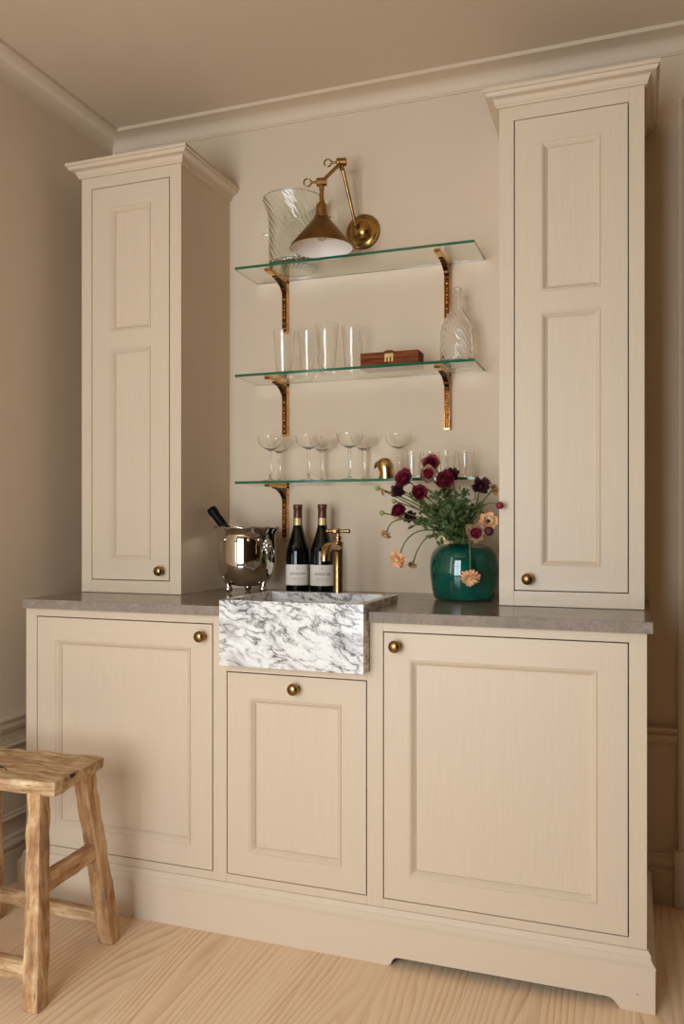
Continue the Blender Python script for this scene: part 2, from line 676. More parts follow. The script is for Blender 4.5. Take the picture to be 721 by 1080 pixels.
mb.box(x1, XR + 0.1, Y_FRONT - 0.12, Y_FRONT, -0.02, CEIL + 0.02)
mb.box(x0, x1, Y_FRONT - 0.12, Y_FRONT, -0.02, z0).box(x0, x1, Y_FRONT - 0.12, Y_FRONT, z1, CEIL + 0.02)
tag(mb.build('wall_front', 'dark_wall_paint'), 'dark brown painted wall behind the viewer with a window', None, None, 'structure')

# window frames (seen only as reflections)
w1 = thing('window_1', 'tall casement window in the wall behind the viewer', None, (0, 0, 0), kind='structure')
for nm, bb in (('window_frame', (x0, x0 + 0.05, z0, z1)), ('window_frame', (x1 - 0.05, x1, z0, z1)), ('window_frame', (x0, x1, z0, z0 + 0.05)),
               ('window_frame', (x0, x1, z1 - 0.05, z1)), ('mullion', ((x0 + x1) / 2 - 0.03, (x0 + x1) / 2 + 0.03, z0, z1)),
               ('glazing_bar', (x0, x1, z0 + 0.98, z0 + 1.01))):
    MB().box(bb[0], bb[1], Y_FRONT + 0.002, Y_FRONT + 0.03, bb[2], bb[3]).build(nm, 'paint_plain', w1)
y0, y1, z0, z1 = WIN_LEFT
w2 = thing('window_2', 'casement window in the left wall beyond the view', None, (0, 0, 0), kind='structure')
for nm, bb in (('window_frame', (y0, y0 + 0.05, z0, z1)), ('window_frame', (y1 - 0.05, y1, z0, z1)), ('window_frame', (y0, y1, z0, z0 + 0.05)),
               ('window_frame', (y0, y1, z1 - 0.05, z1)), ('glazing_bar', (y0, y1, z0 + 1.2, z0 + 1.23))):
    MB().box(X_LEFT + 0.002, X_LEFT + 0.03, bb[0], bb[1], bb[2], bb[3]).build(nm, 'paint_plain', w2)

# cornice: cove with a thin upper fillet, mitred round the room
prof = [(0, 2.566), (0.004, 2.566), (0.004, 2.5725)]
prof += [(0.006 + 0.060 * (1 - math.cos(math.radians(a))), 2.5735 + 0.0385 * math.sin(math.radians(a))) for a in range(0, 91, 15)]
prof += [(0.0765, 2.612), (0.0765, CEIL), (0, CEIL)]
path = [(X_LEFT, W), (X_LEFT, Y_FRONT), (XR, Y_FRONT), (XR, W)]
path = [(XR, Y_FRONT), (X_LEFT, Y_FRONT), (X_LEFT, W), (XR, W)]
tag(MB().sweep(prof, path, closed=True).build('trim_1', 'paint_plain', smooth=30), 'painted cove cornice round the top of the walls', None, None, 'structure')

# dado rails, panel moulding and baseboards
rail = [(0, 0.489), (0.010, 0.489), (0.012, 0.497), (0.019, 0.503), (0.019, 0.512), (0.013, 0.517), (0.013, 0.522), (0.026, 0.529), (0.026, 0.536), (0, 0.538)]
tag(MB().sweep(rail, [(X_LEFT, -1.7), (X_LEFT, W)]).build('trim_2', 'paint_plain', smooth=30), 'dado rail along the left wall behind the stool', None, None, 'structure')
tag(MB().sweep(rail, [(X_LEFT + 0.03, W), (1.899, W)]).build('trim_3', 'paint_plain', smooth=30), 'dado rail on the wall right of the cabinets', None, None, 'structure')
base = [(0, 0), (0.018, 0), (0.018, 0.106), (0.015, 0.109), (0.018, 0.113), (0.020, 0.128), (0.012, 0.140), (0.012, 0.149), (0.007, 0.155), (0, 0.156)]
tag(MB().sweep(base, [(X_LEFT, Y_FRONT), (X_LEFT, W)]).build('baseboard_left', 'paint_plain', smooth=30), 'moulded baseboard along the left wall', None, None, 'structure')
tag(MB().sweep(base, [(X_LEFT + 0.02, W), (1.8885, W)]).build('baseboard_back', 'paint_plain', smooth=30), 'moulded baseboard right of the cabinets', None, None, 'structure')
pm = thing('trim_4', 'rectangular panel moulding on the left wall below the dado rail', None, (0, 0, 0), kind='structure')
pp = [(0, 0), (0.012, 0), (0.014, 0.006), (0.008, 0.012), (0.008, 0.018), (0, 0.020)]
for zz in (0.436, 0.205):
    MB().sweep([(d, zz + h) for d, h in pp], [(X_LEFT, -0.65), (X_LEFT, 0.50)]).build('panel_moulding', 'paint_plain', pm, smooth=30)

# doorway casing at the right edge
ca = thing('door_1', 'painted door casing with plinth block at the right edge', None, (0, 0, 0), kind='structure')
cprof = [(0, 0), (0.0, -0.020), (0.010, -0.024), (0.016, -0.018), (0.080, -0.016), (0.086, -0.024), (0.100, -0.028), (0.112, -0.028), (0.112, 0)]
MB().prism([(1.9005 + a, W + b) for a, b in cprof], 'Z', 0.172, 2.425).build('casing', 'paint_plain', ca, smooth=30)
MB().prism([(3.02 - 0.0575 - a, W + b) for a, b in cprof], 'Z', 0.172, 2.425).build('casing', 'paint_plain', ca, smooth=30)
MB().box(2.012, 2.852, W - 0.026, W, 2.30, 2.425).build('casing_head', 'paint_plain', ca, bevel=0.003)
MB().box(1.8885, 2.016, W - 0.032, W, 0, 0.172).build('plinth_block', 'paint_plain', ca, bevel=0.002)
MB().box(2.846, 2.974, W - 0.032, W, 0, 0.172).build('plinth_block', 'paint_plain', ca, bevel=0.002)
MB().box(DX0, DX1, W + 0.04, W + 0.08, 0.004, DZ).build('door_leaf', 'paint_vertical', ca)


# ------------------------------------------------------------------ cabinet parts
def knob(parent, loc, r=0.0165):
    prof = [(0, 0), (0.0125, 0), (0.0125, 0.0022), (0.0075, 0.004), (0.0062, 0.010), (0.0075, 0.0135), (0.0125, 0.0155), (r * 0.97, 0.0195),
            (r, 0.0225), (r * 0.96, 0.027), (r * 0.80, 0.031), (r * 0.5, 0.0338), (0, 0.0348)]
    return MB().lathe(prof, 28, axis='Y').build('knob', 'aged_brass', parent, loc, smooth=60)


def door(parent, name, x0, x1, z0, z1, y, panels, knob_at, g=0.0030):
    """inset shaker door with recessed panels and an ovolo bead; frame members, panels and beads are the door's pieces"""
    x0 += g
    x1 -= g
    z0 += g
    z1 -= g
    th = 0.021
    st = panels[0][0] - x0
    yf = y
    mb = MB()
    D = bpy.data.objects.new(name, None)
    COL.objects.link(D)
    D.parent = parent
    D.location = (x0, y, z0)
    D.empty_display_size = 0.03
    L = (-x0, -y, -z0)
    a0, a1 = panels[0][0], panels[0][1]
    MB().box(x0, a0, yf, yf + th, z0, z1).build('stile', 'paint_vertical', D, L)
    MB().box(a1, x1, yf, yf + th, z0, z1).build('stile', 'paint_vertical', D, L)
    zs = [z0] + [q for p in sorted(panels, key=lambda p: p[2]) for q in (p[2], p[3])] + [z1]
    for i in range(0, len(zs), 2):
        MB().box(a0, a1, yf, yf + th, zs[i], zs[i + 1]).build('rail', 'paint_horizontal', D, L)
    for (px0, px1, pz0, pz1) in panels:
        MB().box(px0, px1, yf + 0.0125, yf + th - 0.002, pz0, pz1).build('panel', 'paint_vertical', D, L)
        # bead: profile (inward distance from the frame edge, depth from the door face)
        bp = [(0, 0.0012), (0.0012, 0.0012), (0.0020, -0.0012), (0.0042, -0.0016), (0.0060, -0.0004), (0.0105, 0.0050), (0.0125, 0.0066), (0.0132, 0.0084), (0.0150, 0.0086), (0.0150, 0.0128), (0, 0.0128)]
        vs, fs = [], []
        n = len(bp)
        for (sx, sz, cx, cz) in ((1, 1, px0, pz0), (-1, 1, px1, pz0), (-1, -1, px1, pz1), (1, -1, px0, pz1)):
            for d, h in bp:
                vs.append((cx + sx * d, yf + h, cz + sz * d))
        for i in range(4):
            j = (i + 1) % 4
            for k in range(n):
                q = (k + 1) % n
                fs.append((i * n + k, j * n + k, j * n + q, i * n + q))
        MB().add(vs, fs).build('bead', 'paint_plain', D, L, smooth=35)
    k = knob(D, (knob_at[0] - x0, 0, knob_at[1] - z0))
    return D


# base cabinet
BX = 1.805
bc = thing('base_cabinet', 'wide beige base cabinet with two doors and a sink drawer front', 'cabinet', (BX / 2, 0.3, 0))
BL = (-BX / 2, -0.3, 0)
ZT, ZB, Z2T = 0.8675, 0.1644, 0.7356
D1 = (0.0405, 0.6518)
D2 = (0.6948, 1.1099)
D3 = (1.1539, 1.7645)
FZ0, FZ1 = 0.1409, 0.892
for a, b, z_ in ((0.0, D1[0], FZ1), (D1[1], D2[0], FZ1), (D2[1], D3[0], FZ1), (D3[1], BX, FZ1)):
    if a == D2[1]:
        sp_ = [(a, FZ0), (b, FZ0), (b, z_), (1.1172, z_), (1.1172, 0.7590), (a, 0.7590)]
        MB().prism(sp_, 'Y', 0.0, 0.024).build('stile', 'paint_vertical', bc, BL, bevel=0.0007, seg=1)
    else:
        MB().box(a, b, 0.0, 0.024, FZ0, z_).build('stile', 'paint_vertical', bc, BL, bevel=0.0007, seg=1)
for a, b in (D1, D2, D3):
    MB().box(a, b, 0.0002, 0.024, FZ0, ZB).build('rail', 'paint_horizontal', bc, BL, bevel=0.0006, seg=1)
for a, b in (D1, D3):
    MB().box(a, b, 0.0002, 0.024, ZT, FZ1).build('rail', 'paint_horizontal', bc, BL, bevel=0.0006, seg=1)
MB().box(D2[0], D2[1], 0.0002, 0.024, Z2T, 0.7590).build('rail', 'paint_horizontal', bc, BL, bevel=0.0006, seg=1)
for a in (0.0, BX - 0.018):
    MB().box(a, a + 0.018, 0.024, W - 0.004, 0.06, FZ1).build('side_panel', 'paint_vertical', bc, BL)
MB().box(0.018, BX - 0.018, 0.05, 0.06, 0.1409, 0.75).build('gap_shade_sheet', 'gap', bc, BL)  # dark sheet behind the doors, coloured as the shade in their gaps
MB().box(0.018, BX - 0.018, 0.0245, W - 0.004, 0.12, 0.1405).build('carcass_floor', 'gap', bc, BL)
B = 0.0690
for nm, (a, b), zt in (('door', D1, ZT), ('drawer_front', D2, Z2T), ('door', D3, ZT)):
    kx = {0: 0.6195, 1: 0.9062, 2: 1.1915}[(D1, D2, D3).index((a, b))]
    d_ = door(bc, nm, a, b, ZB, zt, 0.0, [(a + 0.0705, b - 0.0715, ZB + 0.067, zt - 0.071)], (kx, 0.8315 if nm == 'door' else 0.7013))
    d_.location = (d_.location[0] + BL[0], d_.location[1] + BL[1], d_.location[2])
# plinth with moulded top and a shallow cut-out
PO = 0.0185
mould = [(0, 0.1412), (0.003, 0.1412), (0.004, 0.1385), (0.0075, 0.133), (0.0090, 0.1285), (0.0090, 0.1262), (0.0078, 0.1245),
         (0.0095, 0.122), (0.0125, 0.1165), (0.0165, 0.1115), (0.0195, 0.1085), (0.0195, 0.1055), (0.0178, 0.1045), (0, 0.1045)]
MB().sweep(mould, [(0.0, 0.55), (0.0, 0.0), (BX, 0.0), (BX, 0.55)]).build('plinth_moulding', 'paint_plain', bc, BL, smooth=30)
n0, n1, nh = 1.172, 1.7485, 0.0245
poly = [(-PO, 0.0), (n0, 0.0)] + [(n0 + 0.008 + 0.020 * (1 - math.cos(math.radians(a))), nh * math.sin(math.radians(a)) * 0.98) for a in (10, 30, 50, 70, 90)]
poly += [(n1 - 0.032, nh), (n1 - 0.022, nh * 0.86), (n1 - 0.015, nh * 0.62), (n1 - 0.010, nh * 0.35), (n1 - 0.002, 0.0), (BX + PO, 0.0), (BX + PO, 0.1046), (-PO, 0.1046)]
pl = MB().prism(poly, 'Y', -0.0175, 0.004).build('plinth', 'paint_plain', bc, BL, bevel=0.001, seg=1)
for a, b in ((-PO, 0.001), (BX - 0.001, BX + PO)):
    MB().box(a, b, 0.004, 0.55, 0, 0.1046).build('plinth_return', 'paint_plain', bc, BL)
MB().lathe([(0, 0), (0.0016, 0), (0.0012, 0.0006), (0, 0.0007)], 10, axis='Y').build('nail_head', 'dark_steel', bc, (1.7835 + BL[0], -0.0175 + BL[1], 0.0418))

# countertop: one slab notched round the sink, 20 mm nosing
SX0, SX1, SY0, SY1, SZ0, SZ1 = 0.6969, 1.1162, -0.0491, 0.2798, 0.7593, 0.9409
CT = thing('countertop', 'polished taupe stone worktop over the base cabinet', 'countertop', (BX / 2, 0.3, 0.892))
poly = [(0.0027, -0.0209), (SX0 - 0.001, -0.0209), (SX0 - 0.001, SY1 + 0.001), (SX1 + 0.0045, SY1 + 0.001), (SX1 + 0.0045, -0.0209), (1.8182, -0.0209), (1.8182, W - 0.0008), (0.0027, W - 0.0008)]
slab = MB().prism(poly, 'Z', 0.8922, 0.92)
slab.mi = [0, 0] + [1] * (len(slab.f) - 2)
slab.build('slab', None, CT, (-BX / 2, -0.3, -0.892), bevel=0.0012, seg=2, mats=['counter', 'counter_edge'])

# marble sink
sk = thing('marble_sink', 'white marble apron sink with grey veining set into the worktop', 'sink', ((SX0 + SX1) / 2, SY0, SZ0))
SL = (-(SX0 + SX1) / 2, -SY0, -SZ0)
rim, rf, floor_z = 0.021, 0.012, 0.80
o = [(SX0, SY0), (SX1, SY0), (SX1, SY1), (SX0, SY1)]
i_ = [(SX0 + rim, SY0 + rf), (SX1 - rim, SY0 + rf), (SX1 - rim, SY1 - rim), (SX0 + rim, SY1 - rim)]
vs = [(*p, SZ0) for p in o] + [(*p, SZ1) for p in o] + [(*p, SZ1) for p in i_] + [(*p, floor_z) for p in i_]
fs = [(0, 3, 2, 1)]
for k in range(4):
    j = (k + 1) % 4
    fs += [(k, j, 4 + j, 4 + k), (4 + k, 4 + j, 8 + j, 8 + k), (8 + k, 8 + j, 12 + j, 12 + k)]
fs.append((12, 13, 14, 15))
MB().add(vs, fs).build('basin', 'marble', sk, SL, bevel=0.001, seg=2)
MB().lathe([(0, 0.0), (0.030, 0.0), (0.030, 0.002), (0.024, 0.003), (0.02, 0.001), (0, 0.001)], 24).build('drain', 'faucet_brass', sk, (0, 0.16, floor_z - SZ0), smooth=50)

# ------------------------------------------------------------------ tall cabinets
TY, TZ, CZT = 0.262, 2.325, 2.3662


def tall_cabinet(x0, x1, d0, d1, kx, label):
    cx = (x0 + x1) / 2
    root = thing('tall_cabinet', label, 'cabinet', (cx, (TY + W) / 2, 0.92), 'pair of tall cabinets on the worktop')
    L = (-cx, -(TY + W) / 2, -0.92)
    zb, zt = 0.9628, 2.2833
    MB().box(x0, d0, TY, TY + 0.024, 0.9212, TZ).build('stile', 'paint_vertical', root, L, bevel=0.0007, seg=1)
    MB().box(d1, x1, TY, TY + 0.024, 0.9212, TZ).build('stile', 'paint_vertical', root, L, bevel=0.0007, seg=1)
    MB().box(d0, d1, TY + 0.0002, TY + 0.024, 0.9212, zb).build('rail', 'paint_horizontal', root, L, bevel=0.0006, seg=1)
    MB().box(d0, d1, TY + 0.0002, TY + 0.024, zt, TZ).build('rail', 'paint_horizontal', root, L, bevel=0.0006, seg=1)
    for a in (x0, x1 - 0.018):
        MB().box(a, a + 0.018, TY + 0.024, W - 0.001, 0.9212, TZ).build('side_panel', 'paint_vertical', root, L)
    MB().box(x0 + 0.018, x1 - 0.018, TY + 0.05, TY + 0.056, 0.9212, TZ).build('gap_shade_sheet', 'gap', root, L)  # added dark sheet, stands in for the shade round the door
    MB().box(x0, x1, TY, W - 0.001, TZ, TZ + 0.012).build('top_board', 'paint_plain', root, L)
    c = 0.0385
    cr = [(0, TZ - 0.004), (0.007, TZ - 0.004), (0.0075, TZ + 0.0010), (0.0105, TZ + 0.0030), (0.0105, TZ + 0.0075)]
    cr += [(0.0115 + 0.0105 * (1 - math.cos(math.radians(a))), TZ + 0.0085 + 0.0105 * math.sin(math.radians(a))) for a in range(0, 91, 18)]
    cr += [(0.0245 + 0.0095 * math.sin(math.radians(a)), TZ + 0.0195 + 0.0105 * (1 - math.cos(math.radians(a)))) for a in range(0, 91, 18)]
    cr += [(c, TZ + 0.0315), (c, CZT), (0, CZT)]
    MB().sweep(cr, [(x0, W - 0.001), (x0, TY), (x1, TY), (x1, W - 0.001)]).build('crown_moulding', 'paint_plain', root, L, smooth=32)
    MB().box(x0, x1, TY, W - 0.001, CZT - 0.008, CZT).build('crown_board', 'paint_plain', root, L)
    pa, pb = d0 + 0.0735, d1 - 0.0715
    D = door(root, 'door', d0, d1, zb, zt, TY, [(pa, pb, 1.0335, 1.7385), (pa, pb, 1.796, 2.2115)], (kx, 0.9975))
    D.location = tuple(D.location[i] + L[i] for i in range(3))
    return root


tall_cabinet(0.0079, 0.3933, 0.0481, 0.3512, 0.3223, 'tall beige cabinet standing on the worktop left of the shelves')
tall_cabinet(1.4174, 1.8027, 1.4585, 1.7630, 1.4984, 'tall beige cabinet standing on the worktop right of the shelves beside the vase')

# ------------------------------------------------------------------ glass shelves and brackets
SHX0, SHX1, SHY = 0.507, 1.3187, 0.420
SHELF_Z = [2.0173, 1.6551, 1.2944]
names_ = ['upper', 'middle', 'lower']
lab = ['topmost glass shelf under the brass lamp', 'middle glass shelf holding tall tumblers and a wooden box', 'lowest glass shelf holding coupes and a gold bird']
for z, lb in zip(SHELF_Z, lab):
    mb = MB()
    th = 0.0085
    x0, x1, y0, y1, z0, z1 = SHX0, SHX1, SHY, W - 0.0015, z - th, z
    p = [(x0, y0, z0), (x1, y0, z0), (x1, y1, z0), (x0, y1, z0), (x0, y0, z1), (x1, y0, z1), (x1, y1, z1), (x0, y1, z1)]
    p = [(a - SHX0, b - SHY, c - z) for a, b, c in p]
    mb.add(p, [(0, 3, 2, 1), (4, 5, 6, 7)])
    mb.cur = 1
    o = len(mb.v) - 8
    mb.f += [(0, 1, 5, 4), (1, 2, 6, 5), (2, 3, 7, 6), (3, 0, 4, 7)]
    mb.mi += [1] * 4
    so = mb.build('glass_shelf', None, None, (SHX0, SHY, z), mats=['shelf_glass', 'shelf_edge'])
    tag(so, lb, 'shelf', 'glass shelves between the tall cabinets')


def bracket(x, z, label):
    """brass shelf bracket: upright, arm, concave fretted gusset with beads, screws"""
    root = thing('shelf_bracket', label, 'bracket', (x, W, z), 'brass shelf brackets')
    w = 0.0095
    H = 0.187
    up = MB().box(-w, w, -0.022, -0.0006, -H, -0.0006)
    up.build('upright', 'polished_brass', root, bevel=0.0012)
    MB().box(-0.0080, 0.0080, -0.0228, -0.0215, -H + 0.006, -0.030).build('dark_reflection', 'darkened_brass', root, bevel=0.0003, seg=1)  # added strip, coloured as the dark room mirrored in the brass
    # arm with upturned nose
    arm = [(-0.0006, -0.0005), (-0.168, -0.0005), (-0.170, -0.004), (-0.164, -0.009), (-0.14, -0.0105), (-0.0006, -0.0105)]
    MB().prism(arm, 'X', -w, w).build('arm', 'polished_brass', root, bevel=0.0008)
    # gusset, thinner, scalloped lower edge
    edge = []
    n = 26
    for i in range(n + 1):
        a = PI / 2 * i / n
        yy = -0.022 - 0.088 * (1 - math.sin(a))
        zz = -0.0105 - 0.052 * (1 - math.cos(a))
        s = 0.0032 * math.sin(i * PI / 2.6)
        edge.append((yy - s * 0.7, zz - abs(s)))
    poly = [(-0.0215, -0.0105)] + edge
    MB().prism(poly, 'X', -0.0080, 0.0080).build('gusset', 'darkened_brass', root)
    for k, zz in enumerate((0.048, 0.066, 0.074, 0.086, 0.097, 0.104, 0.112, 0.132, 0.150)):
        MB().sphere((0, -0.0230, -zz - 0.02), 0.0028 if k % 3 else 0.0040, 8, 6, (1, 0.6, 1)).build('bead', 'polished_brass', root, smooth=60)
    for zz in (0.032, 0.095, 0.155):
        MB().lathe([(0, 0), (0.0032, 0), (0.0028, 0.0008), (0, 0.0010)], 10, axis='X').build('screw', 'dark_steel', root, (w - 0.0002, -0.011, -zz), smooth=50)
    return root


b0 = bracket(0.6188, SHELF_Z[0] - 0.0087, 'brass bracket at the left end of the topmost glass shelf')
labs = {(1.1985, 0): 'brass bracket at the right end of the topmost glass shelf above the decanter',
        (0.6188, 1): 'brass bracket at the left end of the middle glass shelf',
        (1.1985, 1): 'brass bracket at the right end of the middle glass shelf below the decanter',
        (0.6188, 2): 'brass bracket at the left end of the lowest glass shelf beside the wine bottles',
        (1.1985, 2): 'brass bracket under the lowest glass shelf hidden behind the flowers'}
for (x, k), lb in labs.items():
    c = copy_tree(b0)
    c.location = (x, W, SHELF_Z[k] - 0.0087)
    c['label'] = lb


# ------------------------------------------------------------------ wall lamp
J1 = Vector((0.8716, 0.47, 2.3399))
J2 = Vector((0.8398, 0.37, 2.2396))
RO = Vector((0.9036, W, 2.150))
lp = thing('wall_lamp', 'brass swing arm wall lamp with a cone shade white inside', 'lamp', tuple(RO))
LL = tuple(-RO)
MB().lathe([(0, 0.0006), (0.0605, 0.0006), (0.0605, 0.005), (0.057, 0.009), (0.0535, 0.0095), (0.052, 0.013), (0.046, 0.016), (0.0425, 0.0165),
            (0.041, 0.020), (0.036, 0.029), (0.027, 0.037), (0.014, 0.0415), (0, 0.0425)], 44, axis='Y').build('rosette', 'lamp_brass', lp, smooth=40)
# swivel block on the rosette
A0 = Vector((0.893, 0.548, 2.160))
MB().sphere(tuple(A0 - RO), 0.0105, 14, 9).build('swivel', 'lamp_brass', lp, smooth=60)
MB().tube([A0 - RO, J1 - RO + Vector((0, 0, -0.004))], 0.0058, 14).build('arm', 'lamp_brass', lp, smooth=50)
MB().tube([J1 - RO, J2 - RO], 0.0062, 14).build('arm', 'lamp_brass', lp, smooth=50)


def joint(c, d):
    mb = MB()
    d = Vector(d).normalized()
    mb.tube([c - d * 0.017, c - d * 0.015, c + d * 0.015, c + d * 0.017], [0.011, 0.0135, 0.0135, 0.011], 18)
    j = mb.build('joint', 'lamp_brass', lp, LL, smooth=50)
    MB().tube([c - d * 0.016, c - d * 0.034], 0.0038, 10).build('thumbscrew_shaft', 'lamp_brass', j, smooth=50)
    # ring shaped thumb screw
    ring = []
    cc = c - d * 0.045
    for k in range(19):
        a = 2 * PI * k / 18
        ring.append(cc + d * 0.012 * math.cos(a) + Vector((0, 0, 1)) * 0.012 * math.sin(a))
    MB().tube(ring, 0.0026, 8, cap=False).build('thumbscrew', 'lamp_brass', j, smooth=60)
    MB().tube([c - Vector((0, 0, 0.012)), c - Vector((0, 0, 0.026))], [0.0085, 0.0075], 14).build('collar', 'lamp_brass', j, smooth=50)
    return j


joint(J1, (0.92, 0.25, 0.02))
joint(J2, (0.95, 0.30, 0.02))
RIMZ = 2.0282
sc = Vector((J2.x, J2.y, 0))
MB().tube([J2 - RO, Vector((J2.x, J2.y, 2.165)) - RO], 0.0068, 14).build('down_rod', 'lamp_brass', lp, smooth=50)
MB().lathe([(0, 2.176), (0.009, 2.176), (0.016, 2.168), (0.0185, 2.158), (0.0185, 2.134), (0.0225, 2.132), (0.0235, 2.128), (0.0225, 2.123), (0.0, 2.123)], 26,
           (sc.x - RO.x, sc.y - RO.y, -RO.z)).build('socket_cup', 'lamp_brass', lp, smooth=40)
for k in range(3):
    a = k * 2.1 + 0.4
    MB().sphere((sc.x - RO.x + 0.027 * math.cos(a), sc.y - RO.y + 0.027 * math.sin(a), 2.128 - RO.z), 0.0035, 8, 6).build('gallery_screw', 'lamp_brass', lp, smooth=60)
sh = MB().lathe([(0.0215, 2.1265), (0.024, 2.124), (0.1000, RIMZ + 0.004), (0.1006, RIMZ), (0.0990, RIMZ)], 56, (sc.x - RO.x, sc.y - RO.y, -RO.z))
sho = sh.build('shade', 'shade_brass', lp, smooth=50)
inn = MB().lathe([(0.0990, RIMZ + 0.0004), (0.0985, RIMZ + 0.0040), (0.0225, 2.1235), (0, 2.1228)], 56, (sc.x - RO.x, sc.y - RO.y, -RO.z))
tag(inn.build('shade_lining', 'enamel', sho, smooth=50), 'white enamel lining of the shade')
MB().lathe([(0, 2.052), (0.010, 2.054), (0.0175, 2.062), (0.020, 2.073), (0.018, 2.085), (0.012, 2.098), (0.012, 2.122), (0, 2.122)], 24,
           (sc.x - RO.x, sc.y - RO.y, -RO.z)).build('bulb', 'bulb', lp, smooth=50)


# ------------------------------------------------------------------ glassware
def spin_glass(name, label, cat, loc, outer, inner, seg=40, mat='clear_glass', ripple=None, group=None):
    """outer profile bottom->top, inner profile top->bottom, one closed wall"""
    mb = MB().lathe([(0, outer[0][1])] + outer, seg, ripple=ripple)
    n = seg
    last = len(mb.v) - n
    # the inner wall stays smooth while the outer wall may be ribbed
    rings = [list(range(last, last + n))]
    for r, h in inner:
        rings.append(list(range(len(mb.v), len(mb.v) + n)))
        mb.v += [(r * math.cos(2 * PI * k / n), r * math.sin(2 * PI * k / n), h) for k in range(n)]
    mb.v.append((0, 0, inner[-1][1]))
    for A, B in zip(rings, rings[1:]):
        mb.f += [(A[k], A[(k + 1) % n], B[(k + 1) % n], B[k]) for k in range(n)]
    mb.f += [(rings[-1][k], rings[-1][(k + 1) % n], len(mb.v) - 1) for k in range(n)]
    mb.mi = [0] * len(mb.f)
    o = mb.build(name, mat, None, loc, smooth=50)
    return tag(o, label, cat, group)


def interp(prof, n):
    """resample a profile smoothly (Catmull-Rom)"""
    out = []
    P = [prof[0]] + prof + [prof[-1]]
    for i in range(1, len(P) - 2):
        for k in range(n):
            t_ = k / n
            r = []
            for q in (0, 1):
                a, b, c, d = P[i - 1][q], P[i][q], P[i + 1][q], P[i + 2][q]
                r.append(0.5 * (2 * b + (c - a) * t_ + (2 * a - 5 * b + 4 * c - d) * t_ ** 2 + (3 * b - a - 3 * c + d) * t_ ** 3))
            out.append((max(r[0], 0.0005), r[1]))
    out.append(prof[-1])
    return out


def swirl(amp, n, twist):
    def f(r, h, a):
        return r + amp * min(1.0, r / 0.04) * math.sin(n * a + twist * h)
    return f


EPS = 0.0006
# hurricane vessel
vo = interp([(0.076, 0.0), (0.083, 0.012), (0.085, 0.06), (0.085, 0.13), (0.088, 0.17), (0.097, 0.205), (0.1045, 0.228)], 22)
vi = [(r - 0.0042, h) for r, h in list(reversed(vo))[::6] if h > 0.008]
hv = spin_glass('glass_vessel', 'wide greenish swirled glass vessel behind the lamp shade on the topmost shelf', 'vase', (0.6903, 0.4965, SHELF_Z[0] + EPS),
                vo, vi, 216, 'green_tint_glass', swirl(0.0011, 27, 250))
pr = MB().tube([Vector((-0.084, -0.004, 0.118)), Vector((-0.098, -0.008, 0.121)), Vector((-0.108, -0.012, 0.124))], [0.006, 0.0045, 0.006], 10)
pr.build('prunt', 'green_tint_glass', hv, smooth=60)

# tall tumblers
tl = ['leftmost tall clear tumbler in front of the left bracket', 'second tall clear tumbler from the left, standing nearer the wall',
      'third tall clear tumbler from the left, tallest looking', 'rightmost tall clear tumbler beside the wooden box']
for (x, y, s), lb in zip(((0.6533, 0.50, 1.0), (0.7290, 0.535, 1.0), (0.8180, 0.475, 1.03), (0.8941, 0.522, 1.0)), tl):
    vo = interp([(0.0245, 0.0), (0.0258, 0.003), (0.0300, 0.05 * s), (0.0351, 0.11 * s), (0.0386, 0.152 * s)], 3)
    vi = [(r - 0.0013, h) for r, h in reversed(vo) if h > 0.010] + [(0.0242, 0.0085)]
    spin_glass('tall_tumbler', lb, 'tumbler', (x, y, SHELF_Z[1] + EPS), vo, vi, 40, group='tall tumblers on the middle shelf')

# decanter
vo = interp([(0.044, 0.0), (0.0505, 0.006), (0.0525, 0.04), (0.0520, 0.09), (0.0470, 0.125), (0.034, 0.152), (0.0205, 0.175), (0.0150, 0.20), (0.0145, 0.222), (0.0170, 0.243)], 15)
vi = [(r - 0.0036, h) for r, h in list(reversed(vo))[::4] if h > 0.008]
spin_glass('glass_decanter', 'clear glass decanter with spiral ribs and a slender neck on the middle shelf', 'decanter', (1.246, 0.512, SHELF_Z[1] + EPS),
           vo, vi, 160, 'clear_glass', swirl(0.0010, 20, 260))

# coupes: front and back row
cl = [(0.619, 0.4635, 'front row champagne coupe at the left end of the lowest shelf'), (0.6100, 0.5560, None), (0.7579, 0.4635, 'second coupe from the left in the front row of the lowest shelf'),
      (0.7699, 0.5560, None), (0.902, 0.4635, 'coupe in the front row just left of the gold bird'), (0.9209, 0.5560, None), (1.045, 0.540, 'single champagne coupe standing behind the gold bird')]
bl = iter(['back row champagne coupe nearest the left end bracket', 'back row coupe second from the left against the wall', 'back row coupe third from the left, left of the gold bird'])
for x, y, lb in cl:
    lb = lb or next(bl)
    vo = [(0.0315, 0.0), (0.0320, 0.0012), (0.022, 0.0035), (0.008, 0.0065), (0.0046, 0.012), (0.0042, 0.05), (0.0044, 0.095), (0.0065, 0.104),
          (0.018, 0.109), (0.033, 0.117), (0.0408, 0.130), (0.0443, 0.150)]
    vi = [(0.0433, 0.150), (0.0398, 0.1308), (0.0325, 0.1183), (0.018, 0.1104), (0.006, 0.1075)]
    spin_glass('champagne_coupe', lb, 'glass', (x, y, SHELF_Z[2] + EPS), vo, vi, 36, group='champagne coupes on the lowest shelf')

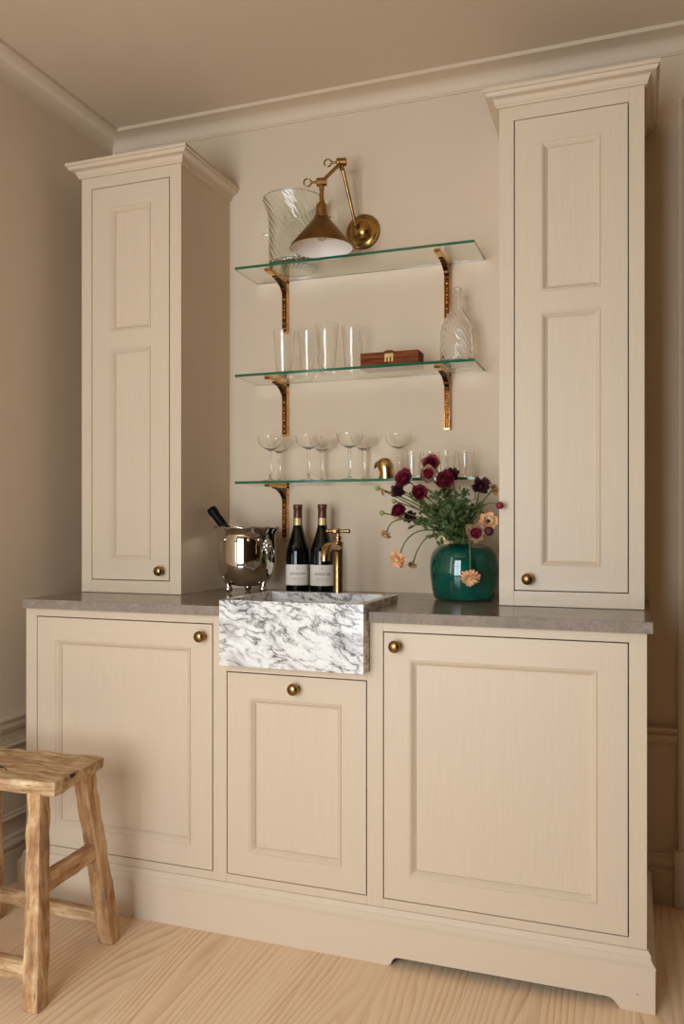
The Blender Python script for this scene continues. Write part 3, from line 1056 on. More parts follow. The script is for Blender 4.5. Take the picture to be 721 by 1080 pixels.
# small tumblers
sl_ = ['leftmost small clear tumbler right of the gold bird', 'second small clear tumbler behind the upper red flowers', 'third small clear tumbler on the lowest shelf',
       'rightmost small clear tumbler at the end of the lowest shelf']
for (x, y), lb in zip(((1.105, 0.500), (1.162, 0.518), (1.218, 0.497), (1.2735, 0.518)), sl_):
    vo = interp([(0.0185, 0.0), (0.020, 0.003), (0.0225, 0.035), (0.0255, 0.065), (0.0268, 0.086)], 3)
    vi = [(r - 0.0014, h) for r, h in reversed(vo) if h > 0.010]
    spin_glass('small_tumbler', lb, 'tumbler', (x, y, SHELF_Z[2] + EPS), vo, vi, 32, group='small tumblers on the lowest shelf')

# wooden box
bxo = thing('wooden_box', 'long flat dark wooden box with a brass clasp', 'box', (1.042, 0.476, SHELF_Z[1] + EPS))
MB().box(-0.096, 0.096, -0.035, 0.035, 0, 0.023).build('body', 'box_wood', bxo, bevel=0.001)
MB().box(-0.096, 0.096, -0.035, 0.035, 0.0236, 0.044).build('lid', 'box_wood', bxo, bevel=0.001)
MB().prism([(-0.018, 0.044), (-0.011, 0.0475), (0.0, 0.049), (0.011, 0.0475), (0.018, 0.044)], 'Y', -0.036, -0.028).build('thumb_lip', 'box_wood', bxo)
cp = MB().box(-0.0145, 0.0145, -0.0358, -0.0348, 0.026, 0.038).build('clasp', 'gold_bird', bxo)
for xx in (-0.011, 0.0, 0.011):
    MB().box(xx - 0.0038, xx + 0.0038, -0.0372, -0.0356, 0.0115, 0.0265).build('clasp_tongue', 'gold_bird', bxo, bevel=0.0005)

# gold bird head
bird = thing('bird_figurine', 'gold hawk head figurine on the lowest glass shelf', 'figurine', (1.027, 0.446, SHELF_Z[2] + EPS))
prof = interp([(0.0255, 0.0), (0.0268, 0.010), (0.0272, 0.026), (0.0268, 0.040), (0.0240, 0.052), (0.0165, 0.0625), (0.0075, 0.0668)], 3) + [(0, 0.0675)]
mb = MB().lathe([(0, 0.0)] + prof, 32)
vs = []
for x, y, z in mb.v:
    k = min(1.0, max(0.0, (z - 0.016) / 0.04))
    dent = 0.0075 * math.exp(-((z - 0.020) / 0.014) ** 2) * max(0.0, -x / 0.027)     # throat below the beak
    vs.append((x + 0.004 - 0.0045 * k + dent, y * 0.86, z))
mb.v = vs
mb.build('head', 'gold_bird', bird, smooth=60)
MB().tube([(-0.014, 0, 0.0465), (-0.022, 0, 0.0475), (-0.0285, 0, 0.0445), (-0.0328, 0, 0.0385), (-0.0345, 0, 0.0320)], [0.0150, 0.0115, 0.0078, 0.0042, 0.0010], 16).build('beak', 'gold_bird', bird, smooth=60)
for s in (-1, 1):
    MB().sphere((-0.0135, s * 0.0155, 0.0500), 0.0030, 10, 7).build('eye', 'black_foil', bird, smooth=60)

# ------------------------------------------------------------------ faucet
FX, FY = 0.908, 0.335
fc = thing('faucet', 'unlacquered brass pillar tap with a cross handle behind the sink', 'faucet', (FX, FY, 0.92))
MB().lathe([(0, 0.0004), (0.0185, 0.0004), (0.0185, 0.006), (0.0158, 0.010), (0.0152, 0.014), (0.0152, 0.165), (0.0165, 0.168), (0.0165, 0.174), (0.010, 0.178), (0, 0.178)], 32).build('column', 'faucet_brass', fc, smooth=40)
MB().lathe([(0, 0.177), (0.0085, 0.177), (0.0085, 0.182), (0.0115, 0.185), (0.0115, 0.191), (0.0065, 0.194), (0.0065, 0.204), (0.0085, 0.207), (0.0085, 0.214), (0.004, 0.217), (0, 0.217)], 24).build('bonnet', 'faucet_brass', fc, smooth=40)
h = MB()
h.tube([(-0.033, 0, 0.2085), (-0.026, 0, 0.2085), (0, 0, 0.2085), (0.026, 0, 0.2085), (0.033, 0, 0.2085)], [0.0055, 0.0062, 0.0042, 0.0062, 0.0055], 12)
hd = h.build('handle', 'faucet_brass', fc, smooth=50)
for s in (-1, 1):
    MB().sphere((s * 0.034, 0, 0.2085), 0.0072, 12, 8).build('handle_ball', 'faucet_brass', hd, smooth=60)
MB().tube([(0, -0.033, 0.2085), (0, 0.033, 0.2085)], 0.0048, 12).build('handle_bar', 'faucet_brass', hd, smooth=50)
sp = [(0, 0, 0.156), (0, -0.03, 0.158), (0, -0.06, 0.160), (0, -0.085, 0.161), (0, -0.105, 0.156), (0, -0.114, 0.144), (0, -0.116, 0.128), (0, -0.116, 0.120)]
MB().tube(sp, [0.0140, 0.0132, 0.0130, 0.0132, 0.0138, 0.0140, 0.0142, 0.0142], 18).build('spout', 'faucet_brass', fc, smooth=50)


# ------------------------------------------------------------------ wine bottles
def wine_bottle(x, y, label, rz):
    root = thing('wine_bottle', label, 'bottle', (x, y, 0.9205), 'two red wine bottles by the tap', rz=rz)
    prof = [(0, 0.004), (0.030, 0.0), (0.0385, 0.003), (0.0405, 0.010), (0.0405, 0.118), (0.0395, 0.135), (0.0355, 0.155), (0.0285, 0.178), (0.0215, 0.200), (0.0168, 0.220), (0.0148, 0.236)]
    prof = prof[:4] + interp(prof[4:], 3) + [(0.0142, 0.255), (0.0140, 0.284), (0.0, 0.285)]
    MB().lathe(prof, 40).build('glass', 'bottle_glass', root, smooth=45)
    MB().lathe([(0.0150, 0.236), (0.0149, 0.262), (0.0147, 0.280), (0.0158, 0.282), (0.0160, 0.2935), (0.0150, 0.2965), (0, 0.2968)], 28).build('capsule', 'capsule', root, smooth=40)

    def patch(name, mat, r, z0, z1, ha, n=24, up=0.0):
        vs, fs = [], []
        for i in range(n + 1):
            a = -PI / 2 - ha + 2 * ha * i / n
            for rr, zz in ((r, z0), (r, z1)):
                vs.append((rr * math.cos(a), rr * math.sin(a), zz))
        for i in range(n):
            fs.append((2 * i, 2 * i + 2, 2 * i + 3, 2 * i + 1))
        return MB().add(vs, fs).build(name, mat, root, smooth=60, fix=False)
    patch('label', 'label', 0.0409, 0.025, 0.094, 1.52)
    patch('neck_label', 'neck_label', 0.0162, 0.226, 0.250, 0.75, 12)
    return root


CAMX, CAMY = 1.2, -2.0
wine_bottle(0.7018, 0.505, 'red wine bottle with ivory label, left of the two, next to the bucket', 0.36)
wine_bottle(0.7905, 0.505, 'red wine bottle with ivory label, right of the two, behind the tap', 0.36)

# ------------------------------------------------------------------ champagne bucket and its bottle
bk = thing('champagne_bucket', 'polished silver champagne bucket on ball feet beside the sink', 'bucket', (0.5485, 0.425, 0.92))
po = [(0, 0.022), (0.03, 0.0225), (0.058, 0.028), (0.080, 0.044), (0.0935, 0.068), (0.0985, 0.095), (0.0990, 0.13), (0.0988, 0.17), (0.0995, 0.192), (0.1035, 0.204), (0.1085, 0.212), (0.1105, 0.217), (0.109, 0.220)]
pi_ = [(0.106, 0.2185), (0.1005, 0.206), (0.0965, 0.192), (0.0958, 0.13), (0.0935, 0.095), (0.078, 0.047), (0.055, 0.032), (0, 0.026)]


def scallop(r, h, a):
    if h > 0.203:
        return r + (h - 0.203) / 0.017 * 0.0016 * math.sin(12 * a)
    return r


MB().lathe(po + pi_, 72, ripple=scallop).build('bowl', 'silver', bk, smooth=40)
# pie-crust rim band
rb = []
for k in range(73):
    a = 2 * PI * k / 72
    rb.append((0.1095 * math.cos(a), 0.1095 * math.sin(a), 0.2185 + 0.0022 * math.sin(12 * a)))
MB().tube(rb, 0.0032, 8, cap=False).build('rim', 'silver', bk, smooth=60)
for a_deg in (-128, -8, 112):
    a = math.radians(a_deg)
    ca_, sa_ = math.cos(a), math.sin(a)
    f_ = MB().sphere((0.066 * ca_, 0.066 * sa_, 0.0142), 0.0138, 18, 12).build('foot', 'silver', bk, smooth=60)
    MB().tube([(0.066 * ca_, 0.066 * sa_, 0.020), (0.0675 * ca_, 0.0675 * sa_, 0.034), (0.074 * ca_, 0.074 * sa_, 0.043), (0.0835 * ca_, 0.0835 * sa_, 0.055), (0.0885 * ca_, 0.0885 * sa_, 0.066)],
              [0.0105, 0.0085, 0.0075, 0.0060, 0.0025], 12).build('claw', 'silver', f_, smooth=60)
# mask handles with rings
for a_deg in (-20, 160):
    a = math.radians(a_deg)
    d = Vector((math.cos(a), math.sin(a), 0))
    s = Vector((-math.sin(a), math.cos(a), 0))
    m_ = MB()
    c0 = d * 0.0995 + Vector((0, 0, 0.160))
    m_.sphere(tuple(c0), 0.0150, 16, 10, (1, 1, 1.1))
    for q in range(9):
        t_ = 2 * PI * q / 9
        m_.sphere(tuple(c0 + s * 0.0145 * math.cos(t_) + Vector((0, 0, 0.0165 * math.sin(t_)))), 0.0062, 10, 6)
    m_.sphere(tuple(c0 + d * 0.013 + Vector((0, 0, -0.003))), 0.0055, 10, 6)
    mo = m_.build('handle_mask', 'silver', bk, smooth=60)
    ring = []
    for q in range(25):
        t_ = 2 * PI * q / 24
        ring.append(c0 + d * (0.012) + Vector((0, 0, -0.021)) + s * 0.0165 * math.cos(t_) + Vector((0, 0, 0.0165 * math.sin(t_))) + d * (0.001 - 0.004 * math.sin(t_)))
    MB().tube(ring, 0.0026, 8, cap=False).build('handle_ring', 'silver', mo, smooth=60)
# small embossed drops round the wall
for a_deg in (-110, -85, -60, -40):
    a = math.radians(a_deg)
    MB().sphere((0.0985 * math.cos(a), 0.0985 * math.sin(a), 0.178), 0.005, 10, 7, (1, 1, 1.35)).build('embossed_drop', 'silver', bk, smooth=60)

tip = Vector((0.4135, 0.425, 1.203))
low = Vector((0.4135 + 0.185, 0.420, 0.985))
ax = (tip - low).normalized()
q = Vector((0, 0, 1)).rotation_difference(ax)
cb = thing('champagne_bottle', 'black champagne bottle leaning in the silver bucket', 'bottle', tuple(low))
Lb = (tip - low).length
prof = [(0, 0.0), (0.026, 0.0), (0.033, 0.004), (0.034, 0.012)] + interp([(0.034, 0.05), (0.034, 0.10), (0.031, 0.13), (0.023, 0.165), (0.0165, 0.195), (0.0145, 0.212)], 3) + [(0.0142, 0.222), (0, 0.223)]
MB().lathe(prof, 32, axis=q.to_matrix()).build('glass', 'bottle_glass', cb, smooth=45)
prof = [(0.0150, 0.205), (0.0150, Lb - 0.026), (0.0172, Lb - 0.022), (0.0172, Lb - 0.004), (0.0150, Lb), (0, Lb)]
MB().lathe(prof, 28, axis=q.to_matrix()).build('foil', 'black_foil', cb, smooth=40)

# ------------------------------------------------------------------ vase
VX, VY = 1.2880, 0.41
va_ = interp([(0.078, 0.0), (0.0875, 0.004), (0.0915, 0.012), (0.0985, 0.045), (0.1030, 0.085), (0.1020, 0.115), (0.096, 0.140), (0.082, 0.159), (0.064, 0.1675), (0.050, 0.1700), (0.0465, 0.1690)], 4)
vi = [(0.0455, 0.1655), (0.048, 0.162), (0.070, 0.153), (0.092, 0.135), (0.0965, 0.09), (0.090, 0.03), (0.075, 0.010)]


def wob(r, h, a):
    return r * (1 + 0.006 * math.sin(2 * a + 1.0) + 0.004 * math.sin(3 * a + h * 30))


vz = MB().lathe([(0, 0.0)] + va_ + vi + [(0, 0.010)], 56, ripple=wob).build('vase', 'glaze', None, (VX, VY, 0.9205), smooth=50)
tag(vz, 'squat green glazed ceramic vase holding the flowers', 'vase')


# ------------------------------------------------------------------ flowers
def frame_of(n):
    n = Vector(n).normalized()
    u = n.orthogonal().normalized()
    return n, u, n.cross(u)


def petals(mb, c, n, count, length, width, lift, curl, r0=0.0, tw=0.0, jit=0.15, notch=0.0):
    """count petals round axis n; lift: angle above the disc plane; curl: bend along the length"""
    n, u, w = frame_of(n)
    c = Vector(c)
    R, S = 4, 4
    for k in range(count):
        a = 2 * PI * (k + random.uniform(-jit, jit)) / count + tw
        rad = u * math.cos(a) + w * math.sin(a)
        tan = n.cross(rad)
        ln = length * random.uniform(0.85, 1.1)
        wd = width * random.uniform(0.85, 1.12)
        lf = lift + random.uniform(-jit, jit)
        vs, fs = [], []
        pos = c + rad * r0
        ang = lf
        for i in range(R + 1):
            s = i / R
            if i:
                ang = lf + curl * s
                pos = pos + (rad * math.cos(ang) + n * math.sin(ang)) * (ln / R)
            wp = wd * math.sin(PI * min(0.97, 0.12 + 0.80 * s) ** 1.15) * 0.5
            if i == R:
                wp = wd * 0.22
            up = (n * math.cos(ang) - rad * math.sin(ang))
            for j in range(S + 1):
                t_ = j / S * 2 - 1
                cupz = wd * 0.16 * t_ * t_ * s
                wav = wd * 0.05 * math.sin(t_ * 5 + k) * s
                tipb = (rad * (-notch * ln * (abs(t_) < 0.3)) if i == R else Vector((0, 0, 0)))
                vs.append(pos + tan * (t_ * wp) + up * (cupz + wav) + tipb)
        for i in range(R):
            for j in range(S):
                fs.append((i * (S + 1) + j, i * (S + 1) + j + 1, (i + 1) * (S + 1) + j + 1, (i + 1) * (S + 1) + j))
        mb.add(vs, fs)
    return mb


def bez(p0, p1, p2, p3, n=14):
    out = []
    for i in range(n + 1):
        t_ = i / n
        out.append(p0 * (1 - t_) ** 3 + p1 * 3 * t_ * (1 - t_) ** 2 + p2 * 3 * t_ * t_ * (1 - t_) + p3 * t_ ** 3)
    return out


MOUTH = Vector((VX, VY, 0.9205 + 0.172))


def leaf(mb, p, d, n, ln, wd):
    """a small lobed leaflet: central fold with three lobes a side"""
    p, d = Vector(p), Vector(d).normalized()
    s = d.cross(Vector(n)).normalized()
    nn = s.cross(d).normalized()
    out = [(0, 0.04), (0.18, 0.30), (0.30, 0.16), (0.46, 0.50), (0.58, 0.20), (0.74, 0.34), (0.84, 0.12), (1.0, 0.0)]
    vs = []
    for t_, _ in out:
        vs.append(p + d * (ln * t_) - nn * (ln * 0.18 * t_ * t_))
    for sg in (-1, 1):
        for t_, w_ in out:
            vs.append(p + d * (ln * (t_ + 0.06 * (w_ > 0.25))) + s * (sg * wd * w_) + nn * (wd * 0.25 * w_) - nn * (ln * 0.18 * t_ * t_))
    m = len(out)
    fs = []
    for i in range(m - 1):
        fs.append((i, i + 1, m + i + 1, m + i))
        fs.append((i + 1, i, 2 * m + i, 2 * m + i + 1))
    mb.add(vs, fs)


VIEW = Vector((0.20, -0.97, 0.06))


def flower(pos, r, kind, label, face=None, bend=None, leaves=0, stem_r=0.0021, sway=None):
    pos = Vector(pos)
    r *= 1.32 if kind in ('burg', 'tan_dark', 'dark_tan', 'black') else 1.1
    base = Vector((VX + (pos.x - VX) * 0.10 + random.uniform(-0.02, 0.02), VY + random.uniform(-0.022, 0.012), 0.955))
    root = thing('cut_flower', label, 'flower', tuple(base), 'cut flowers in the green vase')
    L = tuple(-base)
    n = Vector(face) if face else (VIEW + Vector(((pos.x - VX) * 2.2, 0, 0.25))).normalized()
    n = n.normalized()
    top = pos - n * r * 0.35
    mid = MOUTH + Vector(((pos.x - VX) * 0.10 + random.uniform(-0.015, 0.015), (pos.y - VY) * 0.25 + random.uniform(-0.008, 0.008), 0))
    out = bend if bend is not None else Vector(((pos.x - VX) * 0.45, (pos.y - VY) * 0.5, max(0.04, (pos.z - MOUTH.z) * 0.75)))
    c1 = mid + Vector(((pos.x - VX) * 0.08, 0, max(0.03, out.z * 0.5)))
    c2 = mid + Vector(out)
    pts = [base] + bez(mid, c1, c2 if sway is None else Vector(sway), top)
    MB().tube(pts, [stem_r] * (len(pts) - 3) + [stem_r * 0.95, stem_r * 0.95, stem_r * 1.25], 7).build('stem', 'stem_green', root, L, smooth=60)
    random.seed(hash((round(pos.x * 997), round(pos.z * 991))) & 0xffff)

    def pb(name, mat, *args, **kw):
        return petals(MB(), *args, **kw).build(name, mat, root, L, smooth=70, fix=False)
    if kind in ('burg', 'tan_dark', 'dark_tan'):
        om = {'burg': 'petal_deep', 'tan_dark': 'petal_dusty', 'dark_tan': 'petal_burgundy'}[kind]
        im = {'burg': 'petal_burgundy', 'tan_dark': 'petal_burgundy', 'dark_tan': 'petal_deep'}[kind]
        if kind == 'dark_tan':
            pb('back_petals', 'petal_dusty', pos - n * r * 0.25, n, 8, r * 1.05, r * 0.95, 0.15, 0.5)
        pb('outer_petals', om, pos - n * r * 0.18, n, 8, r * 1.02, r * 1.0, 0.30, 0.55)
        pb('middle_petals', om if kind == 'burg' else im, pos - n * r * 0.08, n, 8, r * 0.80, r * 0.85, 0.65, 0.7, tw=0.4)
        pb('inner_petals', im, pos, n, 7, r * 0.52, r * 0.6, 0.85, 0.9, tw=0.2)
        MB().sphere(tuple(pos + n * r * 0.10), r * 0.20, 10, 7).build('eye', 'flower_eye', root, L, smooth=60)
    elif kind == 'black':
        for q, (cn, ll, lf) in enumerate(((9, 1.05, 0.1), (8, 0.85, 0.5), (7, 0.6, 0.9))):
            pb('petals', 'petal_black', pos - n * r * (0.15 - 0.1 * q), n, cn, r * ll, r * 0.55, lf, 0.5, tw=q * 0.5, jit=0.3, notch=0.2)
        MB().sphere(tuple(pos + n * r * 0.12), r * 0.25, 10, 7).build('eye', 'flower_eye', root, L, smooth=60)
    elif kind in ('peach', 'tan', 'yellow'):
        mt = {'peach': 'petal_peach', 'tan': 'petal_tan', 'yellow': 'petal_yellow'}[kind]
        pb('outer_petals', mt, pos, n, 15, r * 1.05, r * 0.42, 0.15, -0.5, notch=0.12)
        pb('inner_petals', mt, pos + n * r * 0.08, n, 13, r * 0.78, r * 0.36, 0.45, -0.3, tw=0.2, notch=0.12)
        MB().sphere(tuple(pos + n * r * 0.08), r * 0.26, 10, 7, (1, 1, 0.8)).build('eye', 'petal_yellow', root, L, smooth=60)
    elif kind == 'peachface':
        pb('outer_petals', 'petal_peach', pos, n, 9, r * 1.05, r * 0.80, 0.05, 0.25, notch=0.1)
        pb('inner_petals', 'petal_tan', pos + n * r * 0.05, n, 9, r * 0.70, r * 0.55, 0.3, 0.3, tw=0.3)
        MB().sphere(tuple(pos + n * r * 0.08), r * 0.24, 12, 8).build('eye', 'flower_eye', root, L, smooth=60)
    else:
        mt = {'budgreen': 'bud_green', 'budred': 'petal_deep', 'budblack': 'petal_black'}[kind]
        MB().sphere(tuple(pos), r, 14, 10, (1, 1, 0.95)).build('bud', mt, root, L, smooth=60)
        pb('sepals', 'stem_green', pos - n * r * 0.9, n, 6, r * 1.3, r * 0.8, 0.9, 0.6)
        if kind != 'budgreen':
            pb('petals', mt, pos - n * r * 0.4, n, 7, r * 1.25, r * 1.0, 0.9, 0.8)
    if leaves:
        mb = MB()
        for q in range(leaves):
            p = pts[4 + (q * 3) % 8]
            d = Vector((random.uniform(-1, 1), random.uniform(-0.8, 0.3), random.uniform(-0.2, 0.6)))
            leaf(mb, p, d, VIEW, random.uniform(0.02, 0.034), random.uniform(0.012, 0.02))
        mb.build('leaves', 'leaf_green', root, L, smooth=60, fix=False)
    return root


V3 = Vector
flower((1.200, 0.360, 1.333), 0.0250, 'dark_tan', 'highest flower of the bouquet, burgundy with dusty tan back petals', leaves=2)
flower((1.202, 0.320, 1.295), 0.0260, 'tan_dark', 'burgundy flower ringed with dusty tan petals just below the highest one', leaves=2)
flower((1.126, 0.330, 1.286), 0.0260, 'burg', 'burgundy flower below the gold bird overlapping the lowest shelf edge', leaves=1)
flower((1.177, 0.310, 1.242), 0.0240, 'burg', 'burgundy flower at the left of the green foliage under the shelf', leaves=2)
flower((1.254, 0.310, 1.278), 0.0275, 'burg', 'burgundy flower at the top centre in front of the small tumblers', leaves=2)
flower((1.262, 0.360, 1.297), 0.0210, 'black', 'dark maroon flower tucked behind the top centre burgundy one')
flower((1.099, 0.360, 1.251), 0.0225, 'black', 'near black maroon flower on the left below the gold bird', leaves=1)
flower((1.107, 0.330, 1.190), 0.0230, 'burg', 'bright burgundy flower at the far left of the bouquet', leaves=2)
flower((1.134, 0.360, 1.173), 0.0185, 'black', 'small dark maroon flower right of the far left burgundy one', leaves=2)
flower((1.353, 0.330, 1.258), 0.0265, 'black', 'near black flower at upper right beside the tall cabinet')
flower((1.386, 0.380, 1.254), 0.0180, 'tan', 'tan flower seen side on beside the tall cabinet edge', face=(0.75, -0.3, 0.35))
flower((1.424, 0.232, 1.202), 0.0100, 'budred', 'small dark red bud in front of the tall cabinet edge', face=(0.9, -0.3, 0.1), sway=(1.37, 0.27, 1.24))
flower((1.380, 0.300, 1.157), 0.0255, 'peachface', 'open peach flower at the right above the vase', face=(0.25, -0.9, 0.35))
flower((1.389, 0.262, 1.130), 0.0125, 'budblack', 'black bud in front of the open peach flower', face=(0.2, -0.9, -0.2))
flower((1.347, 0.280, 1.122), 0.0265, 'tan_dark', 'dusty tan and burgundy flower resting on the vase shoulder', face=(0.1, -0.95, 0.2))
flower((1.332, 0.278, 0.995), 0.0275, 'peach', 'peach flower hanging down in front of the green vase', face=(0.12, -0.75, -0.55), sway=(1.335, 0.275, 1.20), stem_r=0.0024)
flower((1.110, 0.300, 1.042), 0.0285, 'peach', 'peach flower drooping at lower left of the bouquet', face=(-0.25, -0.70, -0.45), sway=(1.135, 0.31, 1.185))
flower((1.140, 0.360, 1.024), 0.0150, 'tan', 'small tan flower drooping next to the lower left peach one', face=(-0.1, -0.5, -0.8), sway=(1.175, 0.36, 1.16))
flower((1.064, 0.330, 1.118), 0.0180, 'tan', 'small tan orange flower drooping at the far left', face=(-0.3, -0.5, -0.7), sway=(1.075, 0.34, 1.22))
flower((1.043, 0.360, 1.185), 0.0078, 'budgreen', 'round green bud at the far left, lowest of the green buds', face=(-1, 0, 0.1))
flower((1.026, 0.370, 1.262), 0.0080, 'budgreen', 'round green bud at the far left below the bird', face=(-1, 0, 0.3))
flower((1.049, 0.350, 1.249), 0.0140, 'tan', 'small tan flower next to the upper left green bud', face=(-0.8, -0.4, -0.2))
flower((1.087, 0.340, 1.220), 0.0070, 'budgreen', 'tiny green bud left of the foliage between the dark flowers', face=(-1, 0, 0.1))
flower((1.084, 0.384, 1.267), 0.0160, 'yellow', 'yellow tan flower half hidden behind the dark left flowers', face=(-0.3, -0.5, 0.8))
flower((1.087, 0.370, 1.179), 0.0190, 'tan', 'tan flower half hidden behind the far left burgundy one', face=(-0.3, -0.8, -0.4))

# foliage sprigs
sprigs = [(1.20, 0.31, 1.21, 'on the left below the burgundy flowers'), (1.225, 0.29, 1.235, 'at the upper left of the bouquet centre'), (1.265, 0.29, 1.225, 'at the bouquet centre'),
          (1.29, 0.30, 1.20, 'right of the bouquet centre'), (1.235, 0.33, 1.255, 'reaching highest behind the flowers'), (1.30, 0.28, 1.165, 'low at the right of the centre'),
          (1.25, 0.28, 1.165, 'low at the bouquet centre'), (1.345, 0.32, 1.19, 'at the right below the near black flower'), (1.15, 0.34, 1.22, 'at the left edge below the dark flower'),
          (1.232, 0.275, 1.105, 'spilling over the front lip of the vase'), (1.275, 0.265, 1.11, 'spilling over the vase mouth below the centre'), (1.15, 0.33, 1.145, 'along the low left stem'),
          (1.305, 0.285, 1.235, 'in front of the wall socket'), (1.285, 0.265, 1.195, 'right of centre nearest the front'), (1.325, 0.275, 1.205, 'between the centre and the near black flower'),
          (1.215, 0.30, 1.17, 'left of centre low in the bouquet'), (1.315, 0.275, 1.115, 'over the right of the vase mouth')]
for i, (x, y, z, lb) in enumerate(sprigs):
    random.seed(100 + i)
    end = Vector((x, y, z))
    base_ = Vector((VX + random.uniform(-0.015, 0.015), VY + random.uniform(-0.015, 0.015), 0.96))
    root = thing('foliage_sprig', 'feathery green leaf sprig ' + lb, 'foliage', tuple(base_), 'green sprigs in the green vase')
    L = tuple(-base_)
    mid = MOUTH + Vector(((x - VX) * 0.12, (y - VY) * 0.2, 0))
    pts = [base_] + bez(mid, mid + Vector(((x - VX) * 0.1, (y - VY) * 0.3, 0.05)), (mid + end) / 2 + Vector((0, -0.01, 0.05)), end, 12)
    MB().tube(pts, 0.0017, 6).build('stem', 'stem_green', root, L, smooth=60)
    mb = MB()
    for k in range(34):
        p = pts[3 + k % (len(pts) - 3)]
        d = Vector((random.uniform(-1, 1), random.uniform(-0.9, 0.35), random.uniform(-0.7, 0.9)))
        p = p + d.normalized() * random.uniform(0.0, 0.012)
        leaf(mb, p, d, (random.uniform(-0.5, 0.5), -1, random.uniform(0, 0.8)), random.uniform(0.018, 0.034), random.uniform(0.011, 0.019))
    mb.build('leaves', 'leaf_green', root, L, smooth=60, fix=False)

# ------------------------------------------------------------------ wall socket and plug behind the flowers
ws = thing('wall_socket', 'white round wall socket behind the flowers under the lowest shelf', 'socket', (1.258, W, 1.245))
MB().lathe([(0, 0.0006), (0.031, 0.0006), (0.031, 0.006), (0.028, 0.009), (0.021, 0.009), (0.019, 0.003), (0, 0.003)], 40, axis='Y').build('plate', 'socket_white', ws, smooth=40)
for s in (-1, 1):
    MB().lathe([(0, 0.003), (0.003, 0.003), (0.0025, 0.0036), (0, 0.0036)], 12, axis='Y').build('pin_hole', 'gap', ws, (s * 0.0095, 0, 0.002), smooth=40)
pg = thing('power_plug', 'white power plug and cable behind the flowers', 'plug', (1.287, W, 1.215))
MB().lathe([(0, 0.001), (0.020, 0.001), (0.0215, 0.008), (0.019, 0.022), (0.013, 0.036), (0.007, 0.042), (0, 0.043)], 28, axis='Y').build('body', 'socket_white', pg, (0, 0, -0.005), smooth=50)
MB().tube([(0, -0.040, -0.005), (0.002, -0.046, -0.03), (0.003, -0.035, -0.09), (0.0, -0.012, -0.16), (-0.004, -0.006, -0.25), (-0.004, -0.006, -0.294)], 0.0034, 10).build('cable', 'socket_white', pg, smooth=60)


# ------------------------------------------------------------------ rustic stool
def rough_box(corners_bottom, corners_top, nu, nv, amp, seed, chamfer=0.0):
    """a weathered bar/board: subdivided hull between two quads, jittered by smooth noise"""
    from mathutils import noise
    mb = MB()
    B = [Vector(p) for p in corners_bottom]
    T = [Vector(p) for p in corners_top]
    bm = bmesh.new()
    vs = [bm.verts.new(p) for p in B + T]
    for f in ((0, 3, 2, 1), (4, 5, 6, 7), (0, 1, 5, 4), (1, 2, 6, 5), (2, 3, 7, 6), (3, 0, 4, 7)):
        bm.faces.new([vs[i] for i in f])
    if chamfer:
        bmesh.ops.bevel(bm, geom=bm.edges[:], offset=chamfer, segments=2, affect='EDGES', profile=0.6)
    long = [e for e in bm.edges if e.calc_length() > 0.07]
    bmesh.ops.subdivide_edges(bm, edges=long, cuts=nu, use_grid_fill=True)
    bm.normal_update()
    for v in bm.verts:
        s = Vector((seed * 3.1, seed * 1.7, seed * 0.9))
        n_ = noise.noise(v.co * 14 + s) + 0.6 * noise.noise(v.co * 38 + s) + 0.35 * noise.noise(v.co * 95 + s)
        v.co += v.normal * amp * n_
    bm.verts.index_update()
    mb.v = [tuple(v.co) for v in bm.verts]
    mb.f = [tuple(v.index for v in f.verts) for f in bm.faces]
    mb.mi = [0] * len(mb.f)
    bm.free()
    return mb


SO = Vector((0.23, -0.315, 0))
st = thing('wooden_stool', 'weathered rustic wooden stool with splayed legs in front of the cabinet', 'stool', tuple(SO))
SLc = tuple(-SO)
top = [(0.018, -0.468, 0.519), (0.4485, -0.4235, 0.520), (0.428, -0.192, 0.520), (0.015, -0.206, 0.519)]
bot = [(p[0] + (0.003 if p[0] < 0.2 else -0.004), p[1] + (0.004 if p[1] < -0.3 else -0.004), 0.482 if p[1] < -0.3 else 0.486) for p in top]
rough_box(bot, top, 22, 6, 0.0055, 1, 0.008).build('seat', 'old_wood_along_x', st, SLc, smooth=45)
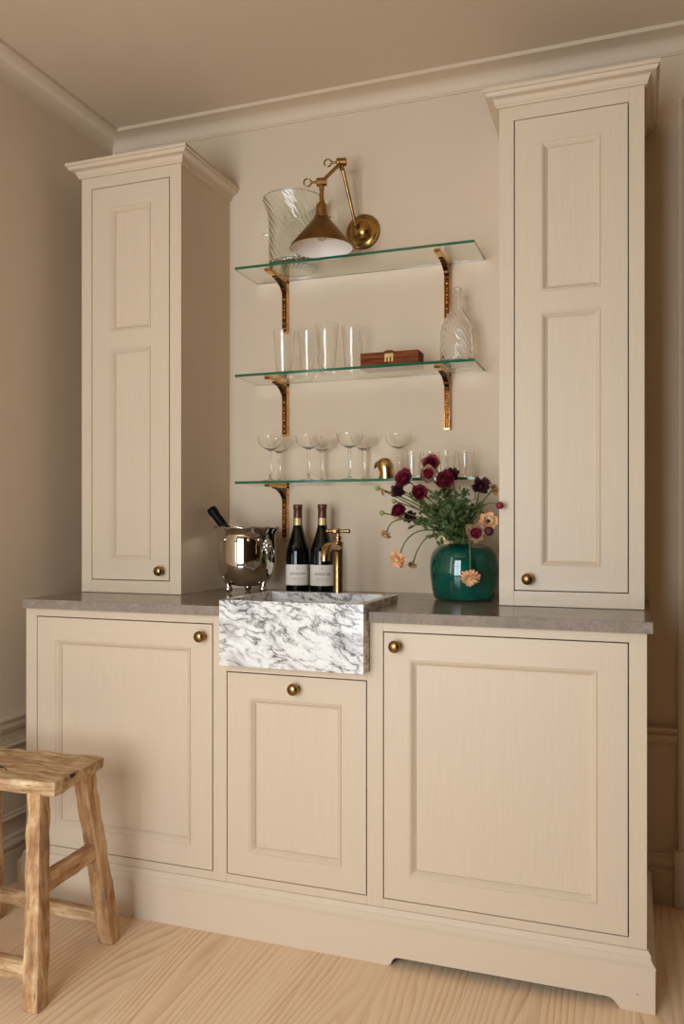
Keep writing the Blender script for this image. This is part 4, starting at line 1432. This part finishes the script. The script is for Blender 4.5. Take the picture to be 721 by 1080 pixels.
# splits and a knot hole worn into the board
MB().tube([(0.438, -0.372, 0.5135), (0.4425, -0.352, 0.5155), (0.4405, -0.338, 0.5165)], [0.003, 0.006, 0.003], 8).build('knot_hole', 'gap', st, SLc, smooth=60)
MB().tube([(0.10, -0.345, 0.5195), (0.16, -0.352, 0.5202), (0.215, -0.362, 0.5205), (0.255, -0.375, 0.5203), (0.275, -0.388, 0.5198)], [0.001, 0.0032, 0.0042, 0.0022, 0.0006], 6).build('split', 'gap', st, SLc, smooth=60)


def leg(tp, ft, wt, wb_, seed, rz=0.0):
    tp, ft = Vector(tp), Vector(ft)
    def quad(c, w):
        return [c + Vector((math.cos(rz + a) * w * 0.707, math.sin(rz + a) * w * 0.707, 0)) for a in (-2.356, -0.785, 0.785, 2.356)]
    return rough_box(quad(ft, wb_), quad(tp, wt), 20, 4, 0.0045, seed, 0.008)


legs = [((0.388, -0.408, 0.490), (0.438, -0.480, 0.0), 0.041, 0.046, 2), ((0.388, -0.232, 0.490), (0.415, -0.152, 0.0), 0.046, 0.046, 3),
        ((0.066, -0.232, 0.490), (0.020, -0.150, 0.0), 0.044, 0.044, 4), ((0.066, -0.420, 0.490), (0.018, -0.490, 0.0), 0.044, 0.048, 5)]
for tp, ft, a, b, s in legs:
    leg(tp, ft, a, b, s).build('leg', 'old_wood_vertical', st, SLc, smooth=45)


def bar(p, q, w, h, seed, mat):
    p, q = Vector(p), Vector(q)
    d = (q - p).normalized()
    s = d.cross(Vector((0, 0, 1))).normalized()
    u = s.cross(d)
    def quad(c):
        return [c - s * w / 2 - u * h / 2, c + s * w / 2 - u * h / 2, c + s * w / 2 + u * h / 2, c - s * w / 2 + u * h / 2]
    return rough_box(quad(p), quad(q), 10, 4, 0.0022, seed, 0.004).build('stretcher', mat, st, SLc, smooth=45)


bar((0.414, -0.440, 0.268), (0.402, -0.193, 0.270), 0.026, 0.046, 6, 'old_wood_along_y')
bar((0.041, -0.450, 0.268), (0.043, -0.193, 0.270), 0.026, 0.044, 7, 'old_wood_along_y')
bar((0.028, -0.474, 0.078), (0.430, -0.466, 0.080), 0.026, 0.048, 8, 'old_wood_along_x')
bar((0.030, -0.164, 0.082), (0.410, -0.166, 0.068), 0.026, 0.036, 9, 'old_wood_along_x')
